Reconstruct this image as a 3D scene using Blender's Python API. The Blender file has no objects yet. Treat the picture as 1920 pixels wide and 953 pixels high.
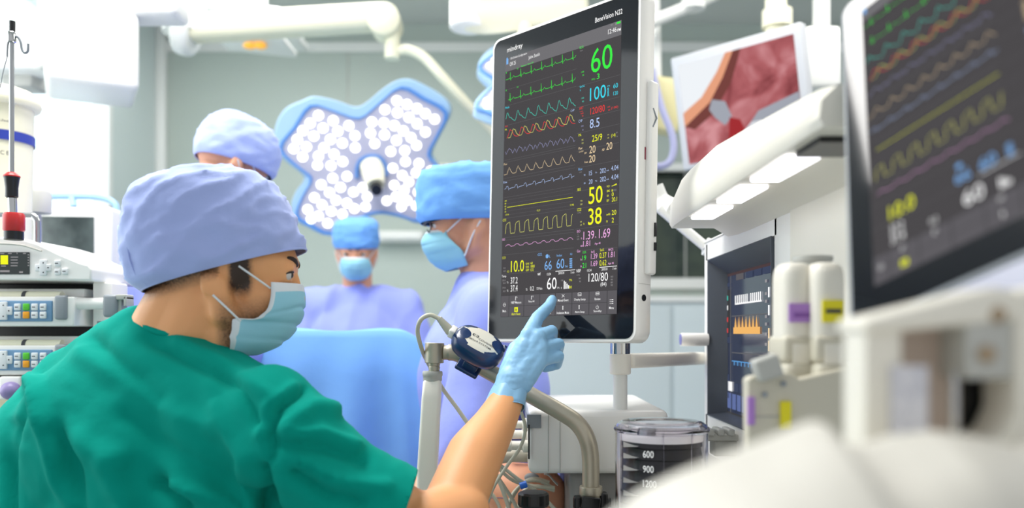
import bpy, bmesh, math, random
from mathutils import Vector, Matrix, Euler, noise
random.seed(7)
R = math.radians
PI = math.pi
S = bpy.context.scene
C = S.collection

# ------------------------------------------------------------------ camera, world, lights, exposure
F, CX, CY, H0 = 1560.0, 960.0, 625.0, 1.35
cd = bpy.data.cameras.new('camera')
cam = bpy.data.objects.new('camera', cd)
C.objects.link(cam)
cam.location = (0, 0, H0)
cam.rotation_euler = (PI / 2, 0, 0)
cd.sensor_width = 36
cd.lens = 36 * F / 1920
cd.shift_y = (CY - 476.5) / 1920
cd.clip_start = 0.02
cd.dof.use_dof = True
cd.dof.focus_distance = 1.36
cd.dof.aperture_fstop = (cd.lens / 1000) / 0.013
S.camera = cam

w = bpy.data.worlds.new('world')
S.world = w
w.use_nodes = True
w.node_tree.nodes['Background'].inputs[0].default_value = (0.93, 0.97, 1.0, 1)
w.node_tree.nodes['Background'].inputs[1].default_value = 0.56


def area(name, loc, rot, sx, sy, power, col=(1, 1, 1)):
    l = bpy.data.lights.new(name, 'AREA')
    l.shape = 'RECTANGLE'
    l.size, l.size_y, l.energy, l.color = sx, sy, power, col
    o = bpy.data.objects.new(name, l)
    o.location = loc
    o.rotation_euler = rot
    C.objects.link(o)
    return o


area('ceiling_panel_light', (-0.9, 1.5, 3.2), (0, 0, 0), 1.0, 1.0, 50, (1, .98, .95))
area('ceiling_panel_light', (1.3, 2.2, 3.2), (0, 0, 0), 1.4, 1.4, 34, (1, .98, .95))
area('ceiling_panel_light', (-1.2, 3.6, 3.2), (0, 0, 0), 1.6, 1.2, 34, (1, 1, 1))
area('side_fill_light', (-2.1, 1.6, 1.9), (0, R(-90), 0), 1.6, 1.6, 20, (.93, .97, 1))  # added side lamp; the left wall behind it has no window

S.view_settings.view_transform = 'Standard'
S.view_settings.look = 'None'
S.view_settings.gamma = 1
S.view_settings.use_curve_mapping = False
S.view_settings.exposure = 0.26
S.cycles.use_denoising = True
S.cycles.sample_clamp_indirect = 6
S.cycles.max_bounces = 8


# ------------------------------------------------------------------ helpers
def P(px, py, d):
    """point at distance d in front of the camera that the photo shows at (px, py)"""
    return Vector(((px - CX) / F * d, d, H0 + (CY - py) / F * d))


def lin(c):
    def f(v):
        v /= 255
        return v / 12.92 if v <= .04045 else ((v + .055) / 1.055) ** 2.4
    return tuple(f(v) for v in c) + (1,)


def mat(name, rgb, rough=.5, metal=0, emit=None, es=1, bump=None, coat=0, trans=0, spec=None, sheen=0, var=None, sss=0, ior=None):
    m = bpy.data.materials.new(name)
    m.use_nodes = True
    nt = m.node_tree
    b = nt.nodes['Principled BSDF']
    b.inputs['Base Color'].default_value = lin(rgb)
    b.inputs['Roughness'].default_value = rough
    b.inputs['Metallic'].default_value = metal
    b.inputs['Coat Weight'].default_value = coat
    b.inputs['Transmission Weight'].default_value = trans
    b.inputs['Sheen Weight'].default_value = sheen
    if ior: b.inputs['IOR'].default_value = ior
    if spec is not None: b.inputs['Specular IOR Level'].default_value = spec
    if sss:
        b.inputs['Subsurface Weight'].default_value = sss
        b.inputs['Subsurface Radius'].default_value = (.012, .005, .003)
        b.inputs['Subsurface Scale'].default_value = 1
    if emit:
        b.inputs['Emission Color'].default_value = lin(emit)
        b.inputs['Emission Strength'].default_value = es
    if bump or var:
        tc = nt.nodes.new('ShaderNodeTexCoord')
    if bump:
        scale, strength, dist = bump
        n = nt.nodes.new('ShaderNodeTexNoise')
        n.inputs['Scale'].default_value = scale
        n.inputs['Detail'].default_value = 5
        bp = nt.nodes.new('ShaderNodeBump')
        bp.inputs['Strength'].default_value = strength
        bp.inputs['Distance'].default_value = dist
        nt.links.new(tc.outputs['Object'], n.inputs['Vector'])
        nt.links.new(n.outputs['Fac'], bp.inputs['Height'])
        nt.links.new(bp.outputs['Normal'], b.inputs['Normal'])
    if var:
        scale, rgb2 = var
        n2 = nt.nodes.new('ShaderNodeTexNoise')
        n2.inputs['Scale'].default_value = scale
        n2.inputs['Detail'].default_value = 4
        rp = nt.nodes.new('ShaderNodeValToRGB')
        rp.color_ramp.elements[0].position = .35
        rp.color_ramp.elements[1].position = .65
        rp.color_ramp.elements[0].color = lin(rgb)
        rp.color_ramp.elements[1].color = lin(rgb2)
        nt.links.new(tc.outputs['Object'], n2.inputs['Vector'])
        nt.links.new(n2.outputs['Fac'], rp.inputs['Fac'])
        nt.links.new(rp.outputs['Color'], b.inputs['Base Color'])
    return m


def mix_tint(m, rgb2, noise_scale=0, attr='tint'):
    """mix base colour towards rgb2 where the mesh attribute says the thing itself has that colour"""
    nt = m.node_tree
    b = nt.nodes['Principled BSDF']
    a = nt.nodes.new('ShaderNodeAttribute')
    a.attribute_name = attr
    mx = nt.nodes.new('ShaderNodeMix')
    mx.data_type = 'RGBA'
    mx.inputs[6].default_value = b.inputs['Base Color'].default_value
    mx.inputs[7].default_value = lin(rgb2)
    if noise_scale:
        tc = nt.nodes.new('ShaderNodeTexCoord')
        n = nt.nodes.new('ShaderNodeTexNoise')
        n.inputs['Scale'].default_value = noise_scale
        n.inputs['Detail'].default_value = 3
        mu = nt.nodes.new('ShaderNodeMath')
        mu.operation = 'MULTIPLY'
        ad = nt.nodes.new('ShaderNodeMath')
        ad.operation = 'ADD'
        ad.inputs[1].default_value = .45
        nt.links.new(tc.outputs['Object'], n.inputs['Vector'])
        nt.links.new(n.outputs['Fac'], ad.inputs[0])
        nt.links.new(a.outputs['Fac'], mu.inputs[0])
        nt.links.new(ad.outputs[0], mu.inputs[1])
        mu.use_clamp = True
        nt.links.new(mu.outputs[0], mx.inputs[0])
    else:
        nt.links.new(a.outputs['Fac'], mx.inputs[0])
    nt.links.new(mx.outputs[2], b.inputs['Base Color'])
    return m


def tag(o, label=None, cat=None, group=None, kind=None):
    if label: o['label'] = label
    if cat: o['category'] = cat
    if group: o['group'] = group
    if kind: o['kind'] = kind
    return o


def thing(name, label, cat, loc=(0, 0, 0), rot=None, group=None):
    o = bpy.data.objects.new(name, None)
    o.empty_display_size = .05
    C.objects.link(o)
    if rot is not None:
        o.matrix_world = Matrix.Translation(loc) @ rot.to_4x4()
    else:
        o.location = loc
    return tag(o, label, cat, group)


def base_of(o):
    v = Vector((0, 0, 0))
    while o:
        v += o.location
        o = o.parent
    return v


def link(name, me, parent=None, local=False, mats=None):
    """me is in world coordinates (or in the parent's when local)"""
    o = bpy.data.objects.new(name, me)
    C.objects.link(o)
    if mats is not None:
        if me.materials: me.materials.clear()
        for m in (mats if isinstance(mats, (list, tuple)) else [mats]):
            me.materials.append(m)
    if parent:
        o.parent = parent
        if not local:
            me.transform(Matrix.Translation(-base_of(parent)))
    return o


def obj(name, bm, mats, parent=None, smooth=40, local=False, bevel=0):
    me = bpy.data.meshes.new(name)
    bmesh.ops.recalc_face_normals(bm, faces=bm.faces)
    bm.to_mesh(me)
    bm.free()
    o = link(name, me, parent, local, mats)
    if smooth:
        for p in me.polygons: p.use_smooth = True
        try:
            me.set_sharp_from_angle(angle=R(smooth))
        except Exception:
            pass
    if bevel:
        b = o.modifiers.new('bevel', 'BEVEL')
        b.width = bevel
        b.segments = 3
        b.limit_method = 'ANGLE'
        b.angle_limit = R(35)
    return o


def nb(): return bmesh.new()


def box(bm, c, s, rot=None, mi=0, bev=0, seg=3):
    r = bmesh.ops.create_cube(bm, size=1)
    vs = r['verts']
    M = Matrix.Translation(Vector(c)) @ (rot.to_4x4() if rot else Matrix.Identity(4)) @ Matrix.Diagonal((s[0], s[1], s[2], 1))
    bmesh.ops.transform(bm, matrix=M, verts=vs)
    fs = list({f for v in vs for f in v.link_faces})
    for f in fs: f.material_index = mi
    if bev:
        es = list({e for f in fs for e in f.edges})
        r2 = bmesh.ops.bevel(bm, geom=es, offset=bev, segments=seg, profile=.5, affect='EDGES')
        for f in r2['faces']: f.material_index = mi
    return bm


def bx(bm, x0, x1, y0, y1, z0, z1, mi=0, bev=0):
    return box(bm, ((x0 + x1) / 2, (y0 + y1) / 2, (z0 + z1) / 2), (abs(x1 - x0), abs(y1 - y0), abs(z1 - z0)), None, mi, bev)


def rings(bm, rs, cap0=True, cap1=True, mi=0, closed=True):
    """loft through rings of points"""
    vv = [[bm.verts.new(p) for p in r] for r in rs]
    n = len(vv[0])
    for a, b in zip(vv, vv[1:]):
        for i in range(n if closed else n - 1):
            j = (i + 1) % n
            try:
                f = bm.faces.new((a[i], a[j], b[j], b[i]))
                f.material_index = mi
            except ValueError:
                pass
    if cap0 and closed: bm.faces.new(vv[0][::-1]).material_index = mi
    if cap1 and closed: bm.faces.new(vv[-1]).material_index = mi
    return vv


def frame_of(d):
    d = Vector(d).normalized()
    up = Vector((0, 0, 1)) if abs(d.z) < .95 else Vector((0, 1, 0))
    a = d.cross(up).normalized()
    return a, a.cross(d).normalized()


def cyl(bm, p1, p2, r1, r2=None, n=24, mi=0, cap=True):
    p1, p2 = Vector(p1), Vector(p2)
    r2 = r1 if r2 is None else r2
    a, b = frame_of(p2 - p1)
    def ring(p, r): return [p + a * (r * math.cos(t * 2 * PI / n)) + b * (r * math.sin(t * 2 * PI / n)) for t in range(n)]
    rings(bm, [ring(p1, r1), ring(p2, r2)], cap, cap, mi)
    return bm


def lathe(bm, base, axis, prof, n=32, mi=0, cap=True):
    """prof: list of (distance along axis, radius)"""
    base = Vector(base)
    d = Vector(axis).normalized()
    a, b = frame_of(d)
    rs = [[base + d * h + a * (r * math.cos(t * 2 * PI / n)) + b * (r * math.sin(t * 2 * PI / n)) for t in range(n)] for h, r in prof]
    rings(bm, rs, cap, cap, mi)
    return bm


def catmull(pts, k=8):
    pts = [Vector(p) for p in pts]
    q = [pts[0] * 2 - pts[1]] + pts + [pts[-1] * 2 - pts[-2]]
    out = []
    for i in range(1, len(q) - 2):
        p0, p1, p2, p3 = q[i - 1:i + 3]
        for s in range(k):
            t = s / k
            out.append(.5 * ((2 * p1) + (p2 - p0) * t + (2 * p0 - 5 * p1 + 4 * p2 - p3) * t * t + (3 * p1 - p0 - 3 * p2 + p3) * t ** 3))
    out.append(pts[-1])
    return out


def tube(bm, pts, r, n=12, mi=0, smooth=True, k=8):
    pts = catmull(pts, k) if smooth else [Vector(p) for p in pts]
    rs = []
    m = len(pts)
    prev = None
    for i, p in enumerate(pts):
        d = (pts[min(i + 1, m - 1)] - pts[max(i - 1, 0)]).normalized()
        if prev is None:
            a, b = frame_of(d)
        else:
            a = (prev - d * prev.dot(d)).normalized()
            b = a.cross(d).normalized()
        prev = a
        rr = r(i / (m - 1)) if callable(r) else r
        rs.append([p + a * (rr * math.cos(t * 2 * PI / n)) + b * (rr * math.sin(t * 2 * PI / n)) for t in range(n)])
    rings(bm, rs, True, True, mi)
    return bm


def prism(bm, poly, depth_vec, mi=0):
    """solid from a planar outline and an extrusion vector"""
    dv = Vector(depth_vec)
    rings(bm, [[Vector(p) for p in poly], [Vector(p) + dv for p in poly]], True, True, mi)
    return bm


def rrect(w_, h_, r, n=6, cx=0, cz=0):
    """rounded rectangle outline in (x, z)"""
    out = []
    for sx, sz, a0 in ((1, 1, 0), (-1, 1, 90), (-1, -1, 180), (1, -1, 270)):
        for i in range(n + 1):
            a = R(a0 + 90 * i / n)
            out.append((cx + sx * (w_ / 2 - r) + r * math.cos(a), cz + sz * (h_ / 2 - r) + r * math.sin(a)))
    return out


def sphere(bm, c, r, rot=None, u=24, v=14, mi=0):
    q = bmesh.ops.create_uvsphere(bm, u_segments=u, v_segments=v, radius=1)
    if not hasattr(r, '__len__'): r = (r, r, r)
    M = Matrix.Translation(Vector(c)) @ (rot.to_4x4() if rot else Matrix.Identity(4)) @ Matrix.Diagonal((r[0], r[1], r[2], 1))
    bmesh.ops.transform(bm, matrix=M, verts=q['verts'])
    for f in {f for v in q['verts'] for f in v.link_faces}: f.material_index = mi
    return bm


def capsule(bm, p1, r1, p2, r2):
    """tapered capsule, closed, one profile along its axis"""
    p1, p2 = Vector(p1), Vector(p2)
    L = (p2 - p1).length
    if L < 1e-6:
        return sphere(bm, p1, r1)
    s = max(-.95, min(.95, (r1 - r2) / L))
    a0 = math.asin(s)
    prof = []
    for i in range(9):
        a = -PI / 2 + (PI / 2 + a0) * i / 8
        prof.append((r1 * math.sin(a), max(r1 * math.cos(a), 1e-4)))
    for i in range(9):
        a = a0 + (PI / 2 - a0) * i / 8
        prof.append((L + r2 * math.sin(a), max(r2 * math.cos(a), 1e-4)))
    return lathe(bm, p1, p2 - p1, prof, 20)


def blob(name, prims, voxel, m, parent=None, smooth=6, M=None, local=False, deform=None):
    """prims -> one continuous skin (voxel union), smoothed. c: capsule, e: ellipsoid, b: box"""
    bm = nb()
    for p in prims:
        if p[0] == 'c': capsule(bm, p[1], p[2], p[3], p[4])
        elif p[0] == 'e': sphere(bm, p[1], p[2], p[3] if len(p) > 3 else None)
        elif p[0] == 'b': box(bm, p[1], p[2], p[3] if len(p) > 3 else None)
    if M is not None: bmesh.ops.transform(bm, matrix=M, verts=bm.verts)
    me = bpy.data.meshes.new(name + '_src')
    bmesh.ops.recalc_face_normals(bm, faces=bm.faces)
    bm.to_mesh(me)
    bm.free()
    t = bpy.data.objects.new('tmp', me)
    C.objects.link(t)
    r = t.modifiers.new('r', 'REMESH')
    r.mode = 'VOXEL'
    r.voxel_size = voxel
    sm = t.modifiers.new('s', 'SMOOTH')
    sm.factor = .5
    sm.iterations = smooth
    dg = bpy.context.evaluated_depsgraph_get()
    me2 = bpy.data.meshes.new_from_object(t.evaluated_get(dg))
    bpy.data.objects.remove(t)
    bpy.data.meshes.remove(me)
    me2.name = name
    if deform:
        me2.update()
        no = [v.normal.copy() for v in me2.vertices]
        for v, n_ in zip(me2.vertices, no):
            v.co = deform(v.co.copy(), n_)
    for p in me2.polygons: p.use_smooth = True
    return link(name, me2, parent, local, m)


def set_tint(o, fn):
    me = o.data
    a = me.attributes.new('tint', 'FLOAT', 'POINT')
    b = base_of(o)
    for i, v in enumerate(me.vertices):
        a.data[i].value = fn(v.co + b)


def sheet(bm, f, nu, nv, mi=0):
    """surface from f(u, v), u, v in 0..1"""
    g = [[bm.verts.new(f(i / nu, j / nv)) for i in range(nu + 1)] for j in range(nv + 1)]
    for j in range(nv):
        for i in range(nu):
            bm.faces.new((g[j][i], g[j][i + 1], g[j + 1][i + 1], g[j + 1][i])).material_index = mi
    return g


def solid(o, t, off=0):
    s = o.modifiers.new('solidify', 'SOLIDIFY')
    s.thickness = t
    s.offset = off
    return o


def text_bm(bm, s, fit, mi=0, bold=0):
    """lettering s as faces; fit(x, y) maps unit box coordinates (0..1) to the target space"""
    cu = bpy.data.curves.new('lettering', 'FONT')
    cu.body = s
    cu.offset = bold
    cu.resolution_u = 3
    o = bpy.data.objects.new('tmp_text', cu)
    C.objects.link(o)
    bpy.context.view_layer.update()
    dg = bpy.context.evaluated_depsgraph_get()
    me = bpy.data.meshes.new_from_object(o.evaluated_get(dg))
    bpy.data.objects.remove(o)
    bpy.data.curves.remove(cu)
    if not me.vertices: return
    xs = [v.co.x for v in me.vertices]
    ys = [v.co.y for v in me.vertices]
    x0, x1, y0, y1 = min(xs), max(xs), min(ys), max(ys)
    vs = [bm.verts.new(fit((v.co.x - x0) / (x1 - x0), (v.co.y - y0) / max(y1 - y0, 1e-6))) for v in me.vertices]
    for p in me.polygons:
        try: bm.faces.new([vs[i] for i in p.vertices]).material_index = mi
        except ValueError: pass
    bpy.data.meshes.remove(me)


# ------------------------------------------------------------------ materials
M_ = {}
M_['wall'] = mat('painted_wall', (186, 196, 188), .6, bump=(3, .05, .01))
M_['wall_light'] = mat('pale_wall_panel', (214, 224, 222), .55, bump=(3, .05, .01))
M_['ceiling'] = mat('ceiling_paint', (205, 208, 204), .7, bump=(40, .05, .002))
M_['floor'] = mat('vinyl_floor', (150, 165, 168), .35, bump=(30, .05, .002), var=(8, (158, 172, 174)))
M_['white'] = mat('white_enamel', (240, 240, 236), .35, bump=(60, .02, .001))
M_['white_gloss'] = mat('white_plastic', (246, 244, 240), .28, bump=(400, .02, .0003))
M_['cream'] = mat('cream_plastic', (234, 229, 216), .4, bump=(300, .03, .0003))
M_['beige'] = mat('beige_plastic', (206, 200, 182), .45, bump=(300, .03, .0003))
M_['bright_cream'] = mat('bright_cream_enamel', (252, 247, 236), .4, bump=(60, .02, .001))
M_['creamy'] = mat('ivory_enamel', (238, 234, 208), .4, bump=(60, .02, .001))
M_['grey'] = mat('grey_plastic', (140, 146, 152), .45, bump=(300, .03, .0003))
M_['lgrey'] = mat('light_grey_plastic', (186, 186, 180), .45, bump=(300, .03, .0003))
M_['dgrey'] = mat('dark_grey_plastic', (70, 76, 86), .45, bump=(300, .03, .0003))
M_['black'] = mat('black_plastic', (16, 17, 19), .35, bump=(300, .03, .0003))
M_['black_glass'] = mat('black_glass', (20, 22, 28), .06, spec=.28, bump=(2, .01, .001))
M_['chrome'] = mat('polished_steel', (200, 200, 200), .15, 1, bump=(80, .01, .0005))
M_['nickel'] = mat('satin_nickel', (186, 178, 160), .42, .55, bump=(500, .03, .0002))
M_['steel'] = mat('brushed_steel', (180, 182, 184), .3, 1, bump=(500, .03, .0002))
M_['red'] = mat('red_plastic', (200, 40, 40), .35, bump=(300, .03, .0003))
M_['navy'] = mat('navy_plastic', (28, 52, 92), .28, coat=.2, bump=(300, .03, .0002))
M_['cable'] = mat('grey_cable_jacket', (196, 194, 176), .5, bump=(300, .05, .0003))
M_['blue_rim'] = mat('blue_lamp_rim', (110, 160, 215), .35, bump=(300, .02, .0002))
M_['pale_blue'] = mat('pale_blue_enamel', (170, 205, 235), .35, bump=(300, .02, .0002))
M_['skin'] = mat('skin', (236, 172, 118), .5, sss=.15, bump=(260, .25, .0006), var=(30, (204, 140, 102)))
M_['skin2'] = mat('skin_distant', (222, 160, 128), .5, bump=(260, .2, .0005))
M_['hair'] = mat('dark_hair', (48, 34, 27), .6, bump=(500, .6, .001))
M_['eye'] = mat('eye_white', (205, 200, 196), .15, bump=(50, .01, .0001))
M_['iris'] = mat('eye_iris', (40, 28, 22), .1, bump=(50, .01, .0001))
M_['cap'] = mat('lavender_cotton', (168, 184, 238), .85, sheen=.2, bump=(55, .35, .003))
M_['capb'] = mat('blue_nonwoven', (112, 170, 240), .8, bump=(55, .35, .003))
M_['gown'] = mat('lavender_gown', (146, 158, 240), .85, sheen=.2, bump=(25, .3, .006))
M_['drape'] = mat('blue_drape', (122, 178, 250), .85, sheen=.1, bump=(18, .25, .006))
M_['scrub'] = mat('green_scrub', (0, 146, 130), 1.0, spec=.15, bump=(45, .3, .004))
M_['mask'] = mat('mask_fabric', (150, 208, 228), .85, bump=(300, .2, .0006))
M_['mask_w'] = mat('white_band', (225, 232, 238), .8, bump=(300, .2, .0006))
M_['glove'] = mat('nitrile_glove', (146, 196, 234), .42, bump=(130, .25, .001), sss=.05)
M_['label_w'] = mat('paper_label', (226, 226, 226), .6, bump=(300, .02, .0002))
M_['purple'] = mat('purple_label', (176, 128, 205), .5, bump=(300, .02, .0002))
M_['yellow'] = mat('yellow_label', (236, 222, 20), .5, bump=(300, .02, .0002))
M_['blue_lab'] = mat('blue_print', (40, 60, 160), .5, bump=(300, .02, .0002))
M_['panel_blue'] = mat('keypad_blue', (112, 152, 188), .5, bump=(300, .02, .0002))
M_['key_white'] = mat('key_white', (230, 232, 234), .4, bump=(300, .02, .0002))
M_['key_green'] = mat('key_green', (90, 200, 50), .4, bump=(300, .02, .0002))
M_['key_orange'] = mat('key_orange', (245, 165, 30), .4, bump=(300, .02, .0002))
M_['print'] = mat('dark_print', (60, 60, 66), .6, bump=(300, .02, .0002))
M_['sheet'] = mat('white_plastic_sheet', (206, 202, 192), .5, sss=.0, bump=(12, .3, .01))
M_['clear'] = mat('clear_polycarbonate', (252, 250, 255), .03, trans=1, ior=1.15, bump=(20, .01, .0003))


def glow(name, rgb, es=1.0):
    return mat(name, (0, 0, 0), .6, emit=rgb, es=es, spec=0, bump=(300, .005, .0001))


E_ = {k: glow('lit_' + k, v) for k, v in dict(
    screen=(70, 68, 70), header=(106, 105, 108), dark=(58, 58, 60), key=(88, 86, 90), line=(96, 96, 98), white=(238, 238, 238), grey=(140, 138, 140),
    green=(60, 225, 70), cyan=(60, 205, 225), teal=(70, 190, 170), red=(220, 60, 60), yellow=(228, 232, 40), pale=(205, 205, 110), tan=(225, 200, 160),
    blue=(120, 170, 225), lblue=(170, 190, 230), pink=(225, 165, 215), violet=(150, 150, 190)).items()}
EK = list(E_)
EM = [E_[k] for k in EK]
EI = {k: i for i, k in enumerate(EK)}

# ------------------------------------------------------------------ the room
XL = -2.25
YB = 5.3


def struct(name, bm, m, parent=None, **k):
    o = obj(name, bm, m, parent, **k)
    if not parent: o['kind'] = 'structure'
    return o


b = nb(); bx(b, -2.6, 4.2, -1.0, YB + .3, -.1, 0); struct('floor', b, M_['floor'])
b = nb(); bx(b, -2.6, 4.2, .1, YB + .3, 3.32, 3.42); struct('ceiling', b, M_['ceiling'])
# back wall with the opening of the right hand window
WX0, WX1, WZ0, WZ1 = .86, 2.3, 1.70, 2.38
b = nb()
bx(b, XL - .2, WX0, YB, YB + .15, 0, 3.32)
bx(b, WX1, 4.2, YB, YB + .15, 0, 3.32)
bx(b, WX0, WX1, YB, YB + .15, 0, WZ0)
bx(b, WX0, WX1, YB, YB + .15, WZ1, 3.32)
struct('wall_back', b, M_['wall'])
b = nb()
bx(b, XL - .15, XL, .1, 3.80, 0, 3.32)
bx(b, XL - .15, XL, 4.62, YB, 0, 3.32)
bx(b, XL - .15, XL, 3.80, 4.62, 0, .9)
bx(b, XL - .15, XL, 3.80, 4.62, 2.95, 3.32)
struct('wall_left', b, M_['wall_light'])
b = nb(); bx(b, XL - .1, XL - .08, 3.80, 4.62, .9, 2.95)
o = struct('window_1', b, mat('frosted_daylight_glass', (225, 240, 245), .4, emit=(222, 240, 246), es=.75, bump=(8, .05, .002)))
b = nb()
for y0, y1, z0, z1 in ((3.76, 3.805, .86, 2.99), (4.612, 4.66, .86, 2.99), (3.76, 4.66, .86, .905), (3.76, 4.66, 2.945, 2.99)):
    bx(b, XL - .08, XL + .015, y0, y1, z0, z1)
struct('trim_1', b, M_['white'], bevel=.004)
# dim window in the back wall
b = nb(); bx(b, WX0, WX1, YB + .1, YB + .11, WZ0, WZ1)
struct('window_2', b, mat('dim_window_glass', (44, 58, 54), .1, var=(2.2, (92, 104, 84)), bump=(3, .02, .002)))
b = nb()
for x0, x1, z0, z1 in ((WX0 - .05, WX1 + .05, WZ0 - .07, WZ0), (WX0 - .05, WX1 + .05, WZ1, WZ1 + .05), (WX0 - .05, WX0, WZ0, WZ1), (WX1, WX1 + .05, WZ0, WZ1)):
    bx(b, x0, x1, YB - .03, YB + .09, z0, z1)
struct('trim_2', b, M_['white'], bevel=.006)
b = nb(); bx(b, XL, 4.2, YB - .02, YB, 3.14, 3.2); struct('trim_3', b, M_['white'], bevel=.004)
b = nb(); bx(b, XL, 4.2, YB - .015, YB, 0, .1); struct('baseboard_back', b, M_['grey'])
b = nb(); bx(b, XL, XL + .015, .1, YB - .015, 0, .1); struct('baseboard_left', b, M_['grey'])
for i, x in enumerate((-1.05, .02, 1.1)):
    b = nb(); bx(b, x, x + .008, YB - .004, YB, .1, 3.14); struct('trim_%d' % (i + 4), b, M_['lgrey'])
b = nb(); box(b, (XL + .03, YB - .03, 1.66), (.06, .06, 3.3), bev=.01); struct('trim_7', b, M_['white'])

# ------------------------------------------------------------------ the large touch monitor
MT = Vector((.0798, 1.4345, H0 + .2677))
MR = Matrix.Rotation(-.7878, 3, 'Z') @ Matrix.Rotation(-.0311, 3, 'X') @ Matrix.Rotation(-.004, 3, 'Y')
SW, SH = .2677, .476


def loc_on(px, py, T=MT, Rm=MR):
    """local (x, z) of the spot on the screen plane seen at (px, py)"""
    n = Rm @ Vector((0, 1, 0))
    o = Vector((0, 0, H0))
    r = Vector(((px - CX) / F, 1, (CY - py) / F))
    t = (T - o).dot(n) / r.dot(n)
    q = Rm.transposed() @ (o + r * t - T)
    return q.x, q.z


GX0, GX1, GZ0, GZ1 = -.1659, .1668, -.2784, .2774
mon = thing('patient_monitor', 'large white framed touch monitor with coloured curves, touched by a gloved finger', 'monitor', MT, MR)


def rr_ring(x0, x1, z0, z1, r, y, n=8):
    return [Vector((x, y, z)) for x, z in rrect(x1 - x0, z1 - z0, r, n, (x0 + x1) / 2, (z0 + z1) / 2)]


def monitor_shell(parent, m):
    b = nb()
    e = .0035
    rings(b, [rr_ring(GX0, GX1, GZ0, GZ1, .016, -.0012), rr_ring(GX0 - e, GX1 + e, GZ0 - e, GZ1 + e, .018, -.001),
              rr_ring(GX0 - e - .002, GX1 + e + .002, GZ0 - e - .002, GZ1 + e + .002, .02, .002),
              rr_ring(GX0 - e - .002, GX1 + e + .002, GZ0 - e - .002, GZ1 + e + .002, .02, .034),
              rr_ring(GX0 + .004, GX1 - .004, GZ0 + .004, GZ1 - .004, .02, .044),
              rr_ring(GX0 + .03, GX1 - .03, GZ0 + .03, GZ1 - .03, .02, .047)])
    return obj('housing', b, m, parent, 50, True)


def glass_front(parent):
    b = nb()
    rings(b, [rr_ring(GX0 + .001, GX1 - .001, GZ0 + .001, GZ1 - .001, .0155, -.0005), rr_ring(GX0 + .001, GX1 - .001, GZ0 + .001, GZ1 - .001, .0155, -.0022)])
    return obj('front_glass', b, M_['black_glass'], parent, 30, True)


monitor_shell(mon, M_['white_gloss'])
glass_front(mon)
YS = -.0024   # the screen layer just on the glass
b = nb()


def q4(bm, pts, y, k):
    bm.faces.new([bm.verts.new((x, y, z)) for x, z in pts]).material_index = EI[k]


def quad(bm, x0, x1, z0, z1, y, k):
    q4(bm, [(x0, z0), (x1, z0), (x1, z1), (x0, z1)], y, k)


quad(b, -SW / 2, SW / 2, -SH / 2, SH / 2, YS, 'screen')
zt = loc_on(950, 136)[1]
quad(b, -SW / 2, SW / 2, zt, SH / 2, YS - .0001, 'header')
ztop = SH / 2
quad(b, loc_on(1014, 140)[0], loc_on(1083, 120)[0], loc_on(1014, 147)[1], loc_on(1014, 140)[1], YS - .0001, 'header') if False else None
# buttons
zb1 = loc_on(941, 555)[1]
cols = [loc_on(x, 575)[0] for x in (941, 956, 984, 1013.7, 1043, 1074, 1106, 1140)] + [SW / 2]
cols[0] = -SW / 2
zb0, zm, gp = -SH / 2, 0, .0006
zm = (zb0 + zb1) / 2
quad(b, -SW / 2, SW / 2, zb0, zb1, YS - .0001, 'dark')
for i in range(8):
    if i in (0, 7):
        quad(b, cols[i] + gp, cols[i + 1] - gp, zb0 + gp, zb1 - gp, YS - .0002, 'key')
    else:
        quad(b, cols[i] + gp, cols[i + 1] - gp, zb0 + gp, zm - gp / 2, YS - .0002, 'key')
        quad(b, cols[i] + gp, cols[i + 1] - gp, zm + gp / 2, zb1 - gp, YS - .0002, 'key')
# dividers
for py in (167, 203, 252, 316 - 4, 336 - 6, 375 - 5, 451 - 2, 463 + 18, ):
    pass
xr0 = loc_on(1083, 300)[0]
for (px, py, full) in ((950, 170, 0), (950, 200, 0), (948, 237, 0), (947, 302, 0), (947, 306, 0), (946, 336, 0), (946, 341, 0), (945, 372, 0), (945, 411, 0), (944, 447, 0), (944, 452, 0), (943, 479, 0)):
    z = loc_on(px, py)[1]
    quad(b, -SW / 2 + .002, xr0 - .003, z, z + .0004, YS - .0002, 'line')
for (px, py) in ((1165, 141), (1165, 182), (1164, 207), (1164, 233), (1163, 268), (1162, 301), (1162, 347), (1161, 381), (1161, 421), (1160, 464)):
    z = loc_on(px, py)[1]
    quad(b, xr0, SW / 2 - .001, z, z + .0004, YS - .0002, 'line')
z = loc_on(943, 515)[1]
quad(b, -SW / 2, xr0, z, z + .0004, YS - .0002, 'line')
scr = obj('screen', b, EM, mon, 0, True)

# curves
b = nb()


def ribbon(bm, pts, k, wd=.0007, y=YS - .0006):
    p = [Vector(loc_on(*q)) for q in pts]
    prev = None
    for i in range(len(p)):
        d = (p[min(i + 1, len(p) - 1)] - p[max(i - 1, 0)])
        n = Vector((-d.y, d.x)).normalized() * wd / 2
        a = bm.verts.new((p[i].x + n.x, y, p[i].y + n.y))
        c = bm.verts.new((p[i].x - n.x, y, p[i].y - n.y))
        if prev:
            bm.faces.new((prev[0], a, c, prev[1])).material_index = EI[k]
        prev = (a, c)


def wave(bm, x0, y0, x1, y1, pat, x_first, x_last, nper, k, amp, wd=.0007):
    """pattern pat: [(phase, height)] repeated; first peak phase 0 at x_first, last at x_last"""
    pts = []
    per = (x_last - x_first) / nper
    for c in range(-2, nper + 3):
        for ph, h in pat:
            x = x_first + (c + ph) * per
            if x0 <= x <= x1:
                s = .94 + .12 * (x - x0) / (x1 - x0)
                pts.append((x, y0 + (y1 - y0) * (x - x0) / (x1 - x0) - h * amp * s))
    ribbon(bm, pts, k, wd)


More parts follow.
